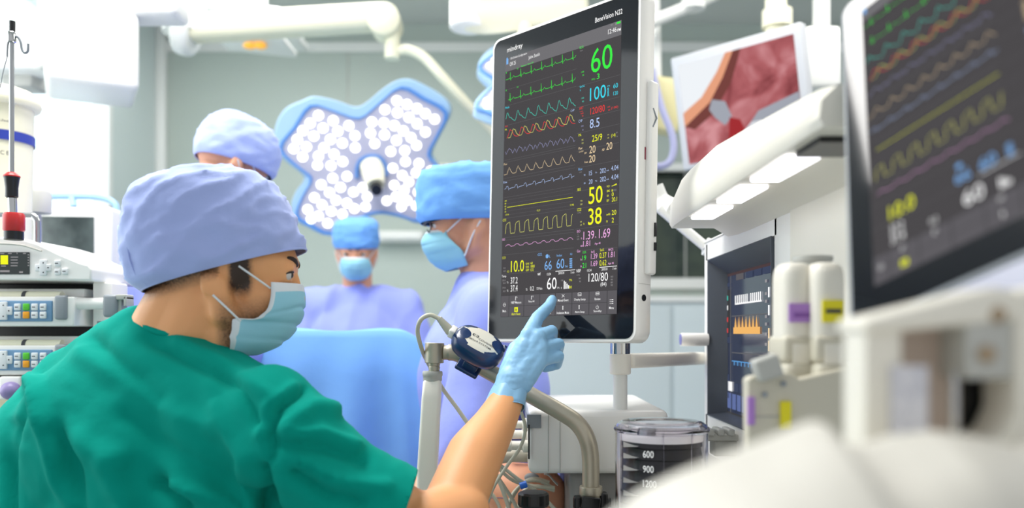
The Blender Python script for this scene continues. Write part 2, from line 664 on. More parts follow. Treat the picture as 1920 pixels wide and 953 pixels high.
ecg = [(-.3, 0), (-.12, 0.02), (-.06, .03), (-.02, -.1), (0, 1), (.035, -.25), (.07, 0), (.2, .05), (.3, .25), (.38, .28), (.45, .05), (.55, 0)]
ecg = [(-.45, 0), (-.15, 0), (-.1, .12), (-.06, 0), (-.025, -.08), (0, 1), (.04, -.3), (.08, 0), (.22, .05), (.32, .3), (.42, .03)]
wave(b, 950, 151, 1083, 108, ecg, 959, 1076, 6, 'green', 13)
wave(b, 951, 190, 1083, 150, ecg, 958.5, 1075, 6, 'green', 13)
pl = [(-.28, 0), (-.16, .35), (-.06, .92), (0, 1), (.08, .78), (.16, .5), (.24, .42), (.3, .46), (.45, .22), (.6, .08)]
wave(b, 949.5, 231, 1083, 201, pl, 954, 1070, 6, 'teal', 19, .0009)
ar = [(-.3, 0), (-.16, .4), (-.05, .95), (0, 1), (.08, .85), (.16, .82), (.25, .4), (.38, .14), (.52, .02)]
wave(b, 949, 261, 1081, 232, ar, 959, 1066, 5, 'red', 16, .0009)
wave(b, 953, 260, 1081, 230, ar, 965, 1071, 5, 'pale', 16, .0009)
cv = [(-.3, -.6), (-.15, .3), (0, 1), (.1, .6), (.2, .5), (.33, -.6), (.42, -.2), (.53, .6), (.62, .2)]
wave(b, 948, 287, 1081, 262, cv, 957, 1072, 6, 'violet', 7)
pw = [(-.45, 0), (-.25, .02), (-.12, .6), (0, 1), (.12, .6), (.3, .15), (.42, 0)]
wave(b, 946, 329, 1081, 303, pw, 957, 1073, 7, 'tan', 13)
fl = [(-.4, .45), (-.25, .5), (-.2, .95), (-.02, 1), (.02, .6), (.06, 0), (.14, .3), (.35, .42)]
wave(b, 946, 359, 1080, 334, fl, 955, 1073, 7, 'lblue', 8)
ribbon(b, [(953, 389.5), (1076, 370.5)], 'yellow', .0008)
for dy in (-14, -7, 7, 14):
    ribbon(b, [(953, 389.5 + dy), (1076, 370.5 + dy * 1.1)], 'line', .0003)
co = [(-.45, 0), (-.02, 0), (.02, .3), (.06, .78), (.16, .9), (.35, 1), (.46, 1.03), (.5, .5), (.53, .08)]
wave(b, 946, 440, 1078, 423, co, 950, 1073, 7, 'pale', 22, .0008)
iso = [(-.4, 0), (-.05, .1), (0, .5), (.15, .8), (.35, .8), (.45, .5), (.52, .1)]
wave(b, 945, 464, 1081, 449, iso, 951, 1067, 7, 'pink', 4.5)
obj('waveform_traces', b, EM, mon, 0, True)

# lettering on the screen
b = nb()


def txt(bm, s, x0, yb, x1, h, k, bold=.006, y=YS - .0005):
    a = loc_on(x0, yb)
    t = loc_on(x0, yb - h)
    c = loc_on(x1, yb - (x1 - x0) * .25)
    W_, H_ = c[0] - a[0], t[1] - a[1]
    text_bm(bm, s, lambda u, v: (a[0] + u * W_, y, a[1] + v * H_), EI[k], bold)


big = [('60', 1110, 139, 1150, 45, 'green', 0.0), ('3', 1121, 149.5, 1126, 10, 'green', 0), ('100', 1108, 191, 1138, 24.5, 'cyan', 0),
       ('60', 1152, 167, 1160.5, 9, 'cyan', 0), ('120', 1152, 180, 1160.5, 7, 'cyan', 0), ('120/80', 1109, 216, 1136, 12.5, 'red', 0),
       ('8.5', 1108, 242, 1126, 17, 'lblue', 0), ('25/9', 1112, 267, 1131, 12, 'yellow', 0), ('(14)', 1148, 260, 1156, 8, 'yellow', 0),
       ('20', 1107, 289, 1118.5, 14, 'tan', 0), ('20', 1139, 282.3, 1150, 13.5, 'tan', 0), ('20', 1106.5, 306, 1118, 13.5, 'tan', 0),
       ('15', 1106.6, 330, 1112, 8.5, 'lblue', 0), ('202', 1127, 326, 1138, 9, 'lblue', 0), ('4.04', 1148, 321, 1161.5, 9, 'lblue', 0),
       ('20', 1106, 346, 1113, 8.5, 'lblue', 0), ('202', 1127, 342, 1138, 9, 'lblue', 0), ('4.04', 1148, 338, 1161.5, 9, 'lblue', 0),
       ('50', 1105.5, 384, 1131.7, 32, 'yellow', 0.004), ('38', 1104.7, 423, 1130, 31, 'yellow', 0.004),
       ('0', 1149, 369, 1152.7, 7.5, 'yellow', 0), ('20.1', 1149, 379, 1159, 8, 'yellow', 0), ('20', 1149, 404, 1157.5, 9, 'yellow', 0), ('2', 1149, 418, 1153, 9, 'yellow', 0),
       ('1.39', 1096, 450.5, 1116, 15.5, 'pink', 0), ('1.69', 1125, 447.5, 1146, 17, 'pink', 0), ('1.81', 1095.5, 463, 1108.5, 10.5, 'pink', 0),
       ('19', 1094, 489, 1101, 9, 'green', 0), ('1.39', 1110, 486.5, 1122, 10, 'pink', 0), ('0.37', 1126, 485, 1139, 10.5, 'yellow', 0), ('1.81', 1142.5, 483.5, 1154, 10.5, 'pink', 0),
       ('21', 1094, 503, 1101, 9, 'green', 0), ('1.69', 1110, 500, 1122, 10, 'pink', 0), ('0.62', 1126, 499, 1139, 10.5, 'yellow', 0),
       ('10.0', 960, 511, 984.5, 21, 'yellow', 0), ('66', 1023, 507, 1036.5, 17, 'blue', 0), ('60', 1045.5, 504.5, 1060, 18, 'blue', 0),
       ('37.2', 959.5, 532.7, 972.5, 12, 'white', 0), ('37.4', 959.5, 547.5, 972.5, 12, 'white', 0), ('0.2', 996, 545.5, 1003, 8, 'white', 0),
       ('60', 1027.4, 543.5, 1045.5, 22, 'white', 0), ('120/80', 1105.5, 529, 1142, 15.5, 'white', 0), ('(84)', 1128, 539, 1139, 9, 'white', 0),
       ('12:46', 1142, 65.5, 1158, 9, 'white', 0)]
for t in big: txt(b, *t)
obj('numeric_readouts', b, EM, mon, 0, True)
b = nb()
small = [('OR Default Configuration', 959, 114, 990, 5, 'white'), ('OR 25', 958, 125, 969, 7, 'white'), ('John Smith', 993, 114, 1014, 8, 'white'), ('PM', 1159.5, 60.5, 1166, 5.5, 'white'),
         ('Diagnostic  Notch Off', 979, 127.5, 1002, 3.6, 'green'), ('I', 951, 139, 952, 3, 'green'), ('X1', 971, 131.5, 974, 3, 'green'), ('X1', 971, 166, 974, 3, 'green'), ('II', 950.5, 172, 952, 3, 'green'),
         ('ECG', 1089, 93, 1096, 4.5, 'green'), ('bpm', 1090, 98, 1095, 2.5, 'grey'), ('120', 1092, 138, 1097, 3, 'green'), ('50', 1094, 143.5, 1097, 3, 'green'), ('PVCs', 1111.5, 152, 1118, 3.4, 'green'),
         ('SpO2', 1089, 167, 1098, 5, 'cyan'), ('%', 1089, 172, 1091, 3, 'cyan'), ('100', 1092, 187, 1097, 3, 'teal'), ('90', 1093.5, 193, 1097, 3, 'teal'), ('PR', 1141, 164, 1146, 2.6, 'cyan'), ('PI', 1141, 182, 1144, 2.6, 'cyan'),
         ('ART', 1088, 207, 1096, 5, 'red'), ('mmHg', 1089, 212, 1095, 2.5, 'red'), ('160', 1091, 215.5, 1096, 2.8, 'red'), ('90', 1093, 220, 1096, 2.8, 'red'), ('160', 1141, 203, 1146, 2.6, 'red'), ('90', 1142, 209, 1146, 2.6, 'red'), ('(100)', 1148, 207, 1161, 5.5, 'red'),
         ('CVP', 1087, 231, 1094, 5, 'lblue'), ('10', 1092, 239, 1096, 2.8, 'violet'), ('0', 1094, 246, 1096, 2.8, 'violet'), ('CVP', 1072, 211, 1079, 4, 'lblue'),
         ('PA', 1087, 257, 1092, 5, 'yellow'), ('35', 1092.5, 265, 1096, 3, 'pale'), ('10', 1093, 271, 1096, 3, 'pale'), ('35', 1141, 255, 1144, 2.6, 'pale'), ('10', 1141, 261, 1144, 2.6, 'pale'), ('20', 1157, 251, 1160, 2.6, 'grey'), ('0', 1158, 258, 1160, 2.6, 'grey'),
         ('Paw', 1087, 282, 1094, 5, 'tan'), ('cmH2O', 1087.5, 287, 1096, 2.6, 'tan'), ('PIP', 1098, 290, 1102, 3.4, 'tan'), ('PEEP', 1131, 284, 1135.5, 4, 'tan'), ('Pmean', 1098, 307, 1104.5, 3.6, 'tan'),
         ('Flow', 1086.5, 321, 1094, 5, 'blue'), ('L/min', 1088, 325, 1093, 2.5, 'grey'), ('RR', 1097, 330.5, 1100, 3, 'lblue'), ('TVe', 1118, 326, 1121.5, 3, 'lblue'), ('mL', 1139, 322, 1144, 3, 'lblue'), ('RR', 1097, 346, 1100, 3, 'lblue'), ('TVi', 1118, 342, 1121.5, 3, 'lblue'), ('mL', 1139, 338.5, 1144, 3, 'lblue'),
         ('BIS', 1085, 359, 1091, 5, 'yellow'), ('70', 1090, 379, 1094, 3, 'pale'), ('20', 1090, 385.5, 1094, 3, 'pale'), ('SQI', 1140, 352.5, 1145, 4, 'yellow'), ('EMG', 1140, 361, 1145.5, 4, 'yellow'), ('SR', 1140, 370, 1143.5, 4, 'yellow'), ('SEF', 1139.5, 379, 1144, 4, 'yellow'),
         ('CO2', 1084.5, 397, 1092, 5.4, 'yellow'), ('mmHg', 1084.5, 401.5, 1091, 2.6, 'grey'), ('50', 1090, 418, 1093, 2.8, 'pale'), ('25', 1090, 424, 1093, 2.8, 'pale'), ('Et', 1096, 422, 1098, 3.4, 'yellow'), ('awRR', 1139, 405, 1146.5, 4, 'yellow'), ('Fi', 1139, 418, 1141.5, 4, 'yellow'),
         ('ISO', 1084, 437, 1090, 5, 'pink'), ('%', 1085, 441, 1086.5, 2.5, 'grey'), ('5.0', 1084, 445.5, 1088, 2.6, 'grey'), ('0.0', 1084, 450.5, 1088, 2.6, 'grey'), ('Et', 1091.5, 449, 1093.5, 3.2, 'pink'), ('Fi', 1118, 447, 1120, 3.2, 'pink'), ('MAC', 1091, 463.5, 1095.5, 3.4, 'pink'), ('Age 40', 1117, 460.5, 1128, 5, 'pink'),
         ('Gas', 1084, 474, 1090, 5, 'pink'), ('O2%', 1094.5, 476, 1101, 4.2, 'green'), ('Iso%', 1110.5, 475, 1117, 4.6, 'pink'), ('Sev%', 1127, 472, 1134.5, 5, 'yellow'), ('MAC%', 1143, 471, 1152, 4.6, 'pink'), ('Et', 1090.5, 489, 1093, 3.4, 'pink'), ('Fi', 1090.5, 502, 1093, 3.4, 'pink'), ('Age 40', 1142, 497.5, 1153, 5, 'pink'),
         ('CCO', 944, 486.5, 950, 4.5, 'yellow'), ('9.0', 946, 505, 950, 3, 'grey'), ('4.0', 946, 510.5, 950, 3, 'grey'), ('CI', 953, 511.5, 956.5, 3.6, 'yellow'), ('SVI', 988, 497.5, 994, 4, 'yellow'), ('SVR', 988, 503.2, 994, 4, 'yellow'), ('GEF', 988, 509, 994, 4, 'yellow'), ('62', 997, 496, 1001, 4.4, 'yellow'), ('1800', 997, 502.5, 1004.5, 5, 'yellow'), ('132', 997, 509, 1002.5, 5, 'yellow'),
         ('rSO2', 1010, 480.5, 1018, 5, 'blue'), ('L', 1032, 483.5, 1034, 4.5, 'blue'), ('Index', 1046, 482, 1056, 4.4, 'blue'), ('SQI', 1071, 479.5, 1075, 4.4, 'blue'), ('%', 1061, 502, 1067, 3.6, 'blue'),
         ('Temp', 943, 522, 951, 5.4, 'white'), ('39.0', 944, 528, 950, 3.2, 'grey'), ('36.0', 945, 533, 950, 3.2, 'grey'), ('39.0', 944, 542, 950, 3.2, 'grey'), ('36.0', 945, 548, 950, 3.2, 'grey'), ('T1', 952.5, 532, 955, 3.4, 'white'), ('T2', 952.5, 547.5, 955, 3.6, 'white'), ('TD', 988, 545.5, 991, 4, 'white'), ('TOF-Ratio', 1008, 544, 1019, 4.6, 'white'),
         ('NMT', 1010, 517, 1016, 4.6, 'white'), ('15:24', 1027.5, 517, 1035, 4.6, 'white'), ('28/05/24', 1049, 515, 1060, 4.4, 'white'), ('5 min', 1072, 513.5, 1079, 4.4, 'white'), ('TOF%', 1046, 542, 1051, 3.4, 'white'), ('77%', 1069, 528, 1074.5, 4.4, 'yellow'), ('80', 1069, 541.5, 1074, 5, 'yellow'), ('100', 1054, 528, 1058, 3.2, 'grey'), ('0', 1054, 542, 1055.5, 3.2, 'white'),
         ('NIBP', 1083, 511.5, 1091, 6, 'white'), ('mmHg', 1083, 518, 1089, 3, 'grey'), ('160', 1087, 524, 1091, 3.2, 'grey'), ('90', 1088, 530, 1091, 3.2, 'grey'), ('15:24', 1103, 510, 1111, 4.6, 'white'), ('28/05/24', 1130, 508, 1141, 4.6, 'white'), ('5 min', 1151, 506, 1158, 4.4, 'white'),
         ('160', 1147, 521, 1151.5, 3.4, 'grey'), ('90', 1147, 526.5, 1151, 3.4, 'grey'), ('80', 1147, 532, 1151, 3.4, 'grey'), ('90', 1147, 537, 1151, 3.4, 'grey'),
         ('Art', 949, 240, 954, 3.6, 'red'), ('PA', 949, 246, 952.5, 3.4, 'yellow'), ('Pleth', 949.5, 205.5, 957, 4, 'cyan'), ('Paw', 947, 311, 953, 3.6, 'tan'), ('Flow', 946, 345, 953, 4, 'lblue'), ('CO2', 945, 416, 951, 4.6, 'yellow'), ('ISO', 944, 452, 949, 4, 'pink'),
         ('100', 948.5, 379, 952, 2.6, 'yellow'), ('80', 948.5, 384, 951, 2.6, 'yellow'), ('60', 948.5, 389, 951, 2.6, 'yellow'), ('40', 948.5, 394, 951, 2.6, 'yellow'), ('20', 948.5, 399, 951, 2.6, 'yellow'), ('12:16', 950, 405, 956, 3, 'yellow'), ('12:31', 1009, 397, 1014.5, 3.2, 'yellow'), ('12:46', 1071, 387, 1078, 3.6, 'yellow'),
         ('Main', 944.5, 586, 951, 4.4, 'white'), ('NIBP Measure', 960.5, 570, 979.5, 4.4, 'white'), ('Stop All', 993, 568.5, 1004, 4.6, 'white'), ('Manual Event', 1048, 566, 1068, 4.6, 'white'), ('Display Setup', 1079, 565.5, 1100, 5.4, 'white'), ('Review', 1117, 563.5, 1128, 4.6, 'white'),
         ('Alarm Reset', 961, 591.5, 978, 4.6, 'yellow'), ('Privacy Mode', 1019, 590.5, 1035, 4.4, 'white'), ('Intubation Mode', 1046, 589.5, 1069, 4.6, 'white'), ('Alarm Setup', 1080, 588.5, 1098, 5.2, 'white'), ('Standby', 1115, 587, 1130, 5.2, 'white'), ('Menu', 1144, 580, 1153, 4.6, 'white')]
for s, x0, yb, x1, h, k in small: txt(b, s, x0, yb, x1, h, k, 0.002)
obj('small_captions', b, EM, mon, 0, True)
b = nb()


def pbar(bm, x0, x1, y0, y1, k, y=YS - .0005):
    a, c = loc_on(x0, y1), loc_on(x1, y1)
    t = loc_on(x0, y0)
    quad(bm, a[0], c[0], a[1], t[1], y, k)


for i in range(5): pbar(b, 1070, 1075, 485 + i * 3.9, 487.4 + i * 3.9, 'blue')
for i, (h) in enumerate((15.5, 13, 9.5, 6.5)): pbar(b, 1059 + i * 2.7, 1060.8 + i * 2.7, 542.5 - h - i * .3, 542.5 - i * .3, 'white')
for i in range(5): pbar(b, 1149 + i * 1.9, 1150.6 + i * 1.9, 350.2 - i * .6 - 1 - i * .5, 350.2 - i * .6, 'yellow')
pbar(b, 1149, 1150.6, 356, 360, 'yellow'); pbar(b, 1151, 1158, 355.6, 359.6, 'line')
for i in range(6): pbar(b, 1141, 1143.5, 166 + i * 2.4, 167.6 + i * 2.4, 'cyan')
pbar(b, 1158.5, 1165.5, 42.5, 46.5, 'green'); pbar(b, 1156, 1158, 43.5, 48, 'grey')
pbar(b, 951.5, 955, 112, 122, 'blue'); pbar(b, 966.5, 973, 576.5, 585.5, 'yellow')
pbar(b, 968.3, 971, 579, 583.5, 'dark')
for pts in ([(1043.7, 509.3), (1080.5, 506.3)], [(1126, 502), (1159, 499.2)]): ribbon(b, pts, 'white', .001)


def ico(bm, px, py, r, k='white', n=14, wd=.0005, a0=0, a1=360):
    c = loc_on(px, py)
    rr = r
    prev = None
    for i in range(n + 1):
        a = R(a0 + (a1 - a0) * i / n)
        p = [bm.verts.new((c[0] + q * math.cos(a), YS - .0005, c[1] + q * math.sin(a))) for q in (rr - wd, rr)]
        if prev: bm.faces.new((prev[0], prev[1], p[1], p[0])).material_index = EI[k]
        prev = p


def disc(bm, px, py, r, k):
    c = loc_on(px, py)
    bm.faces.new([bm.verts.new((c[0] + r * math.cos(R(a)), YS - .0005, c[1] + r * math.sin(R(a)))) for a in range(0, 360, 30)]).material_index = EI[k]


disc(b, 1028, 481, .0036, 'blue'); disc(b, 953, 110.5, .0016, 'blue')
ico(b, 948, 572, .0034); ribbon(b, [(945.5, 572), (950.5, 571.6)], 'white', .0005)
ico(b, 1122, 576.5, .003, a0=-230, a1=50); ribbon(b, [(1122, 572), (1122, 577)], 'white', .0005)
for r_ in (.0014, .0026, .0038): ico(b, 1149, 50.5, r_, 'grey', 8, .0005, 45, 135)
for i in range(3):
    pbar(b, 1145.5, 1147, 562 + i * 3.5, 563.2 + i * 3.5, 'white'); pbar(b, 1148.5, 1152, 561.8 + i * 3.5, 563 + i * 3.5, 'white')
for px, py in ((969, 560), (999, 558.5)):
    disc(b, px, py - 2.5, .001, 'white'); ribbon(b, [(px, py - 1), (px - .5, py + 3.5)], 'white', .0012); ribbon(b, [(px + 2, py - 4), (px + 3, py - 1)], 'white', .0006)
for px, py in ((1058, 555.5),):
    ribbon(b, [(px - 2.5, py - 3), (px + 2.5, py + 2)], 'white', .0007); ribbon(b, [(px - 2.5, py + 3), (px + 2.5, py - 3)], 'white', .0007)
for px, py in ((1057.5, 578), (1088, 576.5)):
    disc(b, px, py - 3, .001, 'white'); ribbon(b, [(px, py - 2), (px, py + 3.5)], 'white', .0015)
for px, py in ((1089, 553), (1122.5, 551.5)):
    for q in ([(px - 3, py - 3), (px + 3, py - 3.5)], [(px - 3, py - .4), (px + 3, py - .9)], [(px - 3, py + 2.2), (px + 3, py + 1.7)], [(px - 3, py - 3), (px - 3, py + 2.2)], [(px + 3, py - 3.5), (px + 3, py + 1.7)]): ribbon(b, q, 'white', .0006)
obj('icons_and_bars', b, EM, mon, 0, True)
b = nb()
txt(b, 'mindray', 953, 102.5, 982, 12, 'white', .012)
txt(b, 'BeneVision N22', 1118, 44, 1169, 9.5, 'white', .008)
obj('maker_lettering', b, EM, mon, 0, True)

# side face of the monitor: grip strip, module ports, sockets (local +x side)
b = nb(); box(b, (GX1 + .0055 + .004, .026, -.02), (.012, .022, .31), bev=.005)
obj('side_module_rail', b, M_['white_gloss'], mon, 50, True)
b = nb()
for z, h in ((.012 - .085, .022), (-.100, .013)): box(b, (GX1 + .0155 + .001, .029, z - .03), (.004, .004, h))
obj('side_socket', b, M_['black'], mon, 30, True)
b = nb(); cyl(b, (GX1 + .005, .016, -.212), (GX1 + .0066, .016, -.212), .0052)
obj('cable_hole', b, M_['black'], mon, 30, True)
b = nb()
for dy in (-.0035, .0035): box(b, (GX1 + .006, .017 + dy, .018), (.0012, .0016, .02))
obj('alarm_marking', b, mat('dark_red_print', (140, 40, 60), .5, bump=(300, .02, .0002)), mon, 0, True)
b = nb(); box(b, (GX1 + .0058, .017, .018), (.0012, .005, .018))
obj('marking_field', b, mat('pale_pink_print', (225, 200, 205), .5, bump=(300, .02, .0002)), mon, 0, True)
b = nb(); tube(b, [(GX1 + .0155, .02, .09), (GX1 + .017, .028, .075), (GX1 + .0155, .02, .06)], .0012, smooth=False)
obj('latch', b, M_['grey'], mon, 30, True)
b = nb()
for z in (-.19,): box(b, (GX1 + .0056, .017, z), (.0008, .03, .0006))
obj('seam_line', b, M_['lgrey'], mon, 0, True)

# ------------------------------------------------------------------ anaesthesia machine on the right
G = M_
am = thing('anesthesia_machine', 'cream anaesthesia machine with recessed dark curve display and lit canopy, right of the big monitor', 'medical machine', (.6, 1.45, 0))
b = nb(); bx(b, .10, 1.15, 1.46, 1.76, .08, H0 - .245, bev=.012); obj('cabinet', b, mat('taupe_panel', (150, 148, 146), .4, bump=(200, .02, .0003)), am)
b = nb(); bx(b, .12, 1.1, .80, 1.45, .55, H0 - .335, bev=.01); obj('deck', b, G['lgrey'], am)
b = nb()
for x, y in ((.16, .86), (1.05, .86), (.16, 2.0), (1.05, 2.0)):
    pass
bx(b, .45, 1.1, .85, 1.45, .08, .56, bev=.01)
obj('lower_body', b, G['lgrey'], am)
for x, y in ((.2, 1.6), (1.05, 1.68), (.6, .95), (1.0, .95)):
    b = nb(); cyl(b, (x - .015, y, .04), (x + .015, y, .04), .04); bx(b, x - .02, x + .02, y - .02, y + .02, .04, .1)
    obj('caster', b, G['black'], am)
FX = .40
# housing as a frame around the recess
y0, y1, z0, z1 = 1.279, 1.695, H0 - .166, H0 + .149
b = nb()
bx(b, FX, .78, .95, y0, H0 - .335, H0 + .19, bev=.012)
bx(b, FX, .78, y1, 1.735, H0 - .335, H0 + .19, bev=.008)
bx(b, FX, .78, y0 - .02, y1 + .02, z1, H0 + .19)
bx(b, FX, .78, y0 - .02, y1 + .02, H0 - .335, z0)
obj('display_housing', b, G['white_gloss'], am)
b = nb(); bx(b, FX - .003, FX + .02, .96, 1.19, H0 - .3, H0 + .18, bev=.003); obj('side_panel', b, G['cream'], am)
b = nb()
RX = FX + .035
e = .004
def fq(pts, mi=0):
    b.faces.new([b.verts.new(p) for p in pts]).material_index = mi
fr = [(FX - .002, y0, z0), (FX - .002, y1, z0), (FX - .002, y1, z1), (FX - .002, y0, z1)]
bk = [(RX, y0 + .0, z0 + .006), (RX, y1 - .02, z0 + .006), (RX, y1 - .02, z1 - .03), (RX, y0, z1 - .03)]
for i in range(4):
    j = (i + 1) % 4
    fq([fr[i], fr[j], bk[j], bk[i]])
o = obj('display_recess', b, G['dgrey'], am, 0)
solid(o, .002)
SX = RX - .001


def on_x(px, py, x=SX):
    d = x * F / (px - CX)
    return Vector((x, d, H0 + (CY - py) / F * d))


b = nb(); bx(b, RX, RX + .01, y0, y1 - .018, z0 + .004, z1 - .028)
obj('display_panel', b, mat('lcd_navy', (14, 20, 34), .12, emit=(38, 44, 62), es=1, bump=(3, .01, .0002)), am)
b = nb()


def xpoly(pts, k, off=0.0):
    b.faces.new([b.verts.new(on_x(px, py, SX - .0004 - off)) for px, py in pts]).material_index = EI[k]


def vy(px, ratio):  # row at constant height seen at px
    return CY - ratio * (px - CX)


def xrow(xa, xb, ra, rb, k, off=0):
    xpoly([(xa, vy(xa, rb)), (xb, vy(xb, rb)), (xb, vy(xb, ra)), (xa, vy(xa, ra))], k, off)


EM2 = EM + [glow('lit_navy_tile', (58, 66, 88)), glow('lit_amber', (226, 172, 100)), glow('lit_soft_blue', (90, 150, 205)), glow('lit_navy_key', (90, 104, 150)), glow('lit_brown', (72, 58, 60))]
EI.update(tile=len(EM), amber=len(EM) + 1, sblue=len(EM) + 2, nkey=len(EM) + 3, brown=len(EM) + 4)
xrow(1345, 1470, .262, .32, 'brown')
for xa, xb, k in ((1348, 1362, 'dark'), (1380, 1394, 'key'), (1398, 1411, 'tile'), (1414, 1427, 'tile'), (1430, 1445, 'tile')): xrow(xa, xb, .235, .262, k, .0003)
xrow(1348, 1369, .215, .232, 'tile', .0003)
xrow(1346, 1369, .0, .2, 'dark', .0002)
for r, k in ((.17, 'teal'), (.125, 'white'), (.07, 'red'), (.02, 'red')):
    for i in range(3): xrow(1350 + i * 6, 1353 + i * 6, r - .018, r + .003, k, .0006)
xrow(1346, 1369, -.045, -.018, 'tile', .0003)
for i in range(4): xrow(1349 + i * 5, 1352 + i * 5, -.3, -.13 - .02 * i, 'tile', .0004)
xrow(1349, 1351, -.33, -.2, 'teal', .0006)
for ra in (.075, -.09): xrow(1372, 1448, ra, ra + .004, 'line', .0003)
xrow(1369.5, 1370.5, -.4, .262, 'line', .0003)
n = 14
for i in range(n):
    if i == 7: continue
    xa = 1378 + i * 3.6
    xrow(xa, xa + 2, .132, .168, 'white', .0005)
xrow(1378, 1428, .127, .134, 'white', .0005)
xrow(1375, 1425, -.003, .026, 'amber', .0004)
for i in range(7):
    xa = 1379 + i * 6.6
    xpoly([(xa - 2, vy(xa, .026)), (xa, vy(xa, .075)), (xa + 2, vy(xa, .026))], 'amber', .0005)
xrow(1372, 1428, -.128, -.124, 'sblue', .0004)
for i in range(8): xrow(1376 + i * 6.6, 1377.4 + i * 6.6, -.145, -.124, 'sblue', .0005)
for r, k in ((.17, 'white'), (.1, 'white'), (.01, 'tan'), (-.04, 'tan'), (-.1, 'sblue')):
    for i in range(2): xrow(1440 + i * 5, 1443 + i * 5, r - .03, r + .01, k, .0005)
for r in (.2, .15, .12, .06, .03, -.01, -.05): xrow(1434, 1438, r, r + .012, 'grey', .0004)
xrow(1365, 1373, -.265, -.222, 'white', .0004)
for i in range(4): xrow(1376 + i * 10, 1384 + i * 10, -.262, -.225, 'tile', .0004)
for i in range(6): xrow(1364 + i * 9, 1370.5 + i * 9, -.345, -.275, 'nkey', .0004)
xrow(1350, 1450, -.41, -.36, 'dark', .0003)
for i in range(8): xrow(1354 + i * 9, 1360 + i * 9, -.4, -.372, 'key' if i % 2 else 'grey', .0005)
obj('display_image', b, EM2, am, 0)
# seam above the display
b = nb(); bx(b, FX - .0015, FX + .002, .97, 1.73, H0 + .186, H0 + .1875); obj('seam_line', b, G['lgrey'], am)
# canopy
b = nb()
prof = [(FX + .25, .165), (FX + .02, .165), (FX - .005, .176), (FX - .03, .192), (.2875, .192), (.283, .2), (.285, .24), (.30, .275), (.34, .295), (.60, .295), (.65, .25)]
ys = [(1.575, .30), (1.565, .7), (1.54, .88), (1.48, .97), (1.40, 1), (1.22, 1), (1.06, 1), (.90, 1), (.81, 1), (.772, .97)]
rs = []
for y, s in ys:
    r_ = []
    for x, z in prof:
        zc, xc = .21, .44
        kt = .42 if y < .8 else .5 if y < .85 else .62 if y < .95 else 1.0 if y > 1.2 else .82
        z_q = z if z < .2 else .2 + (z - .2) * kt
        r_.append(Vector((xc + (x - xc) * (1 if s >= 1 else .55 + .45 * s), y, H0 + zc + (z_q - zc) * s)))
    rs.append(r_)
rings(b, rs)
obj('light_canopy', b, G['cream'], am, 35)
for (ya, yb) in ((.892, 1.03), (1.075, 1.20), (1.245, 1.37)):
    b = nb(); box(b, (.313, (ya + yb) / 2, H0 + .1895), (.038, yb - ya, .006), bev=.0028)
    obj('light_panel', b, mat('led_panel', (250, 250, 250), .3, emit=(250, 248, 255), es=1.6, bump=(10, .01, .0002)), am)
b = nb(); box(b, (.325, .845, H0 + .19), (.05, .07, .008)); obj('sensor_window', b, G['black'], am)
# swivel arm behind the canopy
b = nb()
tube(b, [P(1236, 390, 1.80), P(1262, 412, 1.80), P(1322, 462, 1.80)], .011, smooth=False)
tube(b, [P(1225, 352, 1.82), P(1238, 378, 1.82), P(1262, 392, 1.80)], .022, 16)
tube(b, [P(1322, 462, 1.80), P(1345, 470, 1.80)], .02, smooth=False)
obj('swivel_arm', b, G['white'], am)
b = nb(); cyl(b, (.345, 1.70, H0 - .013), (FX, 1.70, H0 - .013), .0135); obj('rotary_knob', b, G['white_gloss'], am)
b = nb(); cyl(b, (.3435, 1.70, H0 - .013), (.346, 1.70, H0 - .013), .011); obj('knob_cap', b, mat('violet_ring', (120, 120, 180), .4, bump=(100, .01, .0002)), am)
# cable bracket under the display
b = nb()
box(b, (.372, 1.50, H0 - .185), (.07, .06, .012), bev=.003)
for i in range(3): box(b, (.35 + i * .018, 1.485, H0 - .175), (.012, .05, .012), bev=.003)
box(b, (.385, 1.50, H0 - .205), (.05, .04, .03), bev=.004)
obj('hose_bracket', b, G['lgrey'], am)

# mounting arm of the big monitor
ma = thing('monitor_arm', 'cream jointed arm with silver neck that holds up the big touch monitor', 'mounting arm', P(1163, 770, 1.47))
b = nb(); cyl(b, P(1163, 664, 1.455), P(1163, 560, 1.455) + Vector((0, 0, 0)), .0175, n=32)
bx(b, P(1163, 0, 1.455).x - .03, P(1163, 0, 1.455).x + .03, 1.43, 1.455, P(0, 600, 1.455).z, P(0, 520, 1.455).z)
obj('neck', b, G['chrome'], ma)
b = nb(); c = P(1163, 682, 1.455)
cyl(b, c + Vector((0, 0, -.019)), c + Vector((0, 0, .018)), .0185, n=32)
obj('joint', b, G['bright_cream'], ma, bevel=.003)
b = nb(); a_, c_ = P(1175, 677, 1.46), Vector((.40, 1.765, P(0, 677, 1.6).z))
d_ = (c_ - a_); rt = d_.to_track_quat('X', 'Z').to_matrix()
box(b, (a_ + c_) / 2, (d_.length, .03, .026), rt, bev=.007)
obj('boom', b, G['bright_cream'], ma)
b = nb(); cyl(b, c + Vector((0, 0, -.082)), c + Vector((0, 0, -.015)), .0125, n=24); obj('lower_post', b, G['white'], ma)

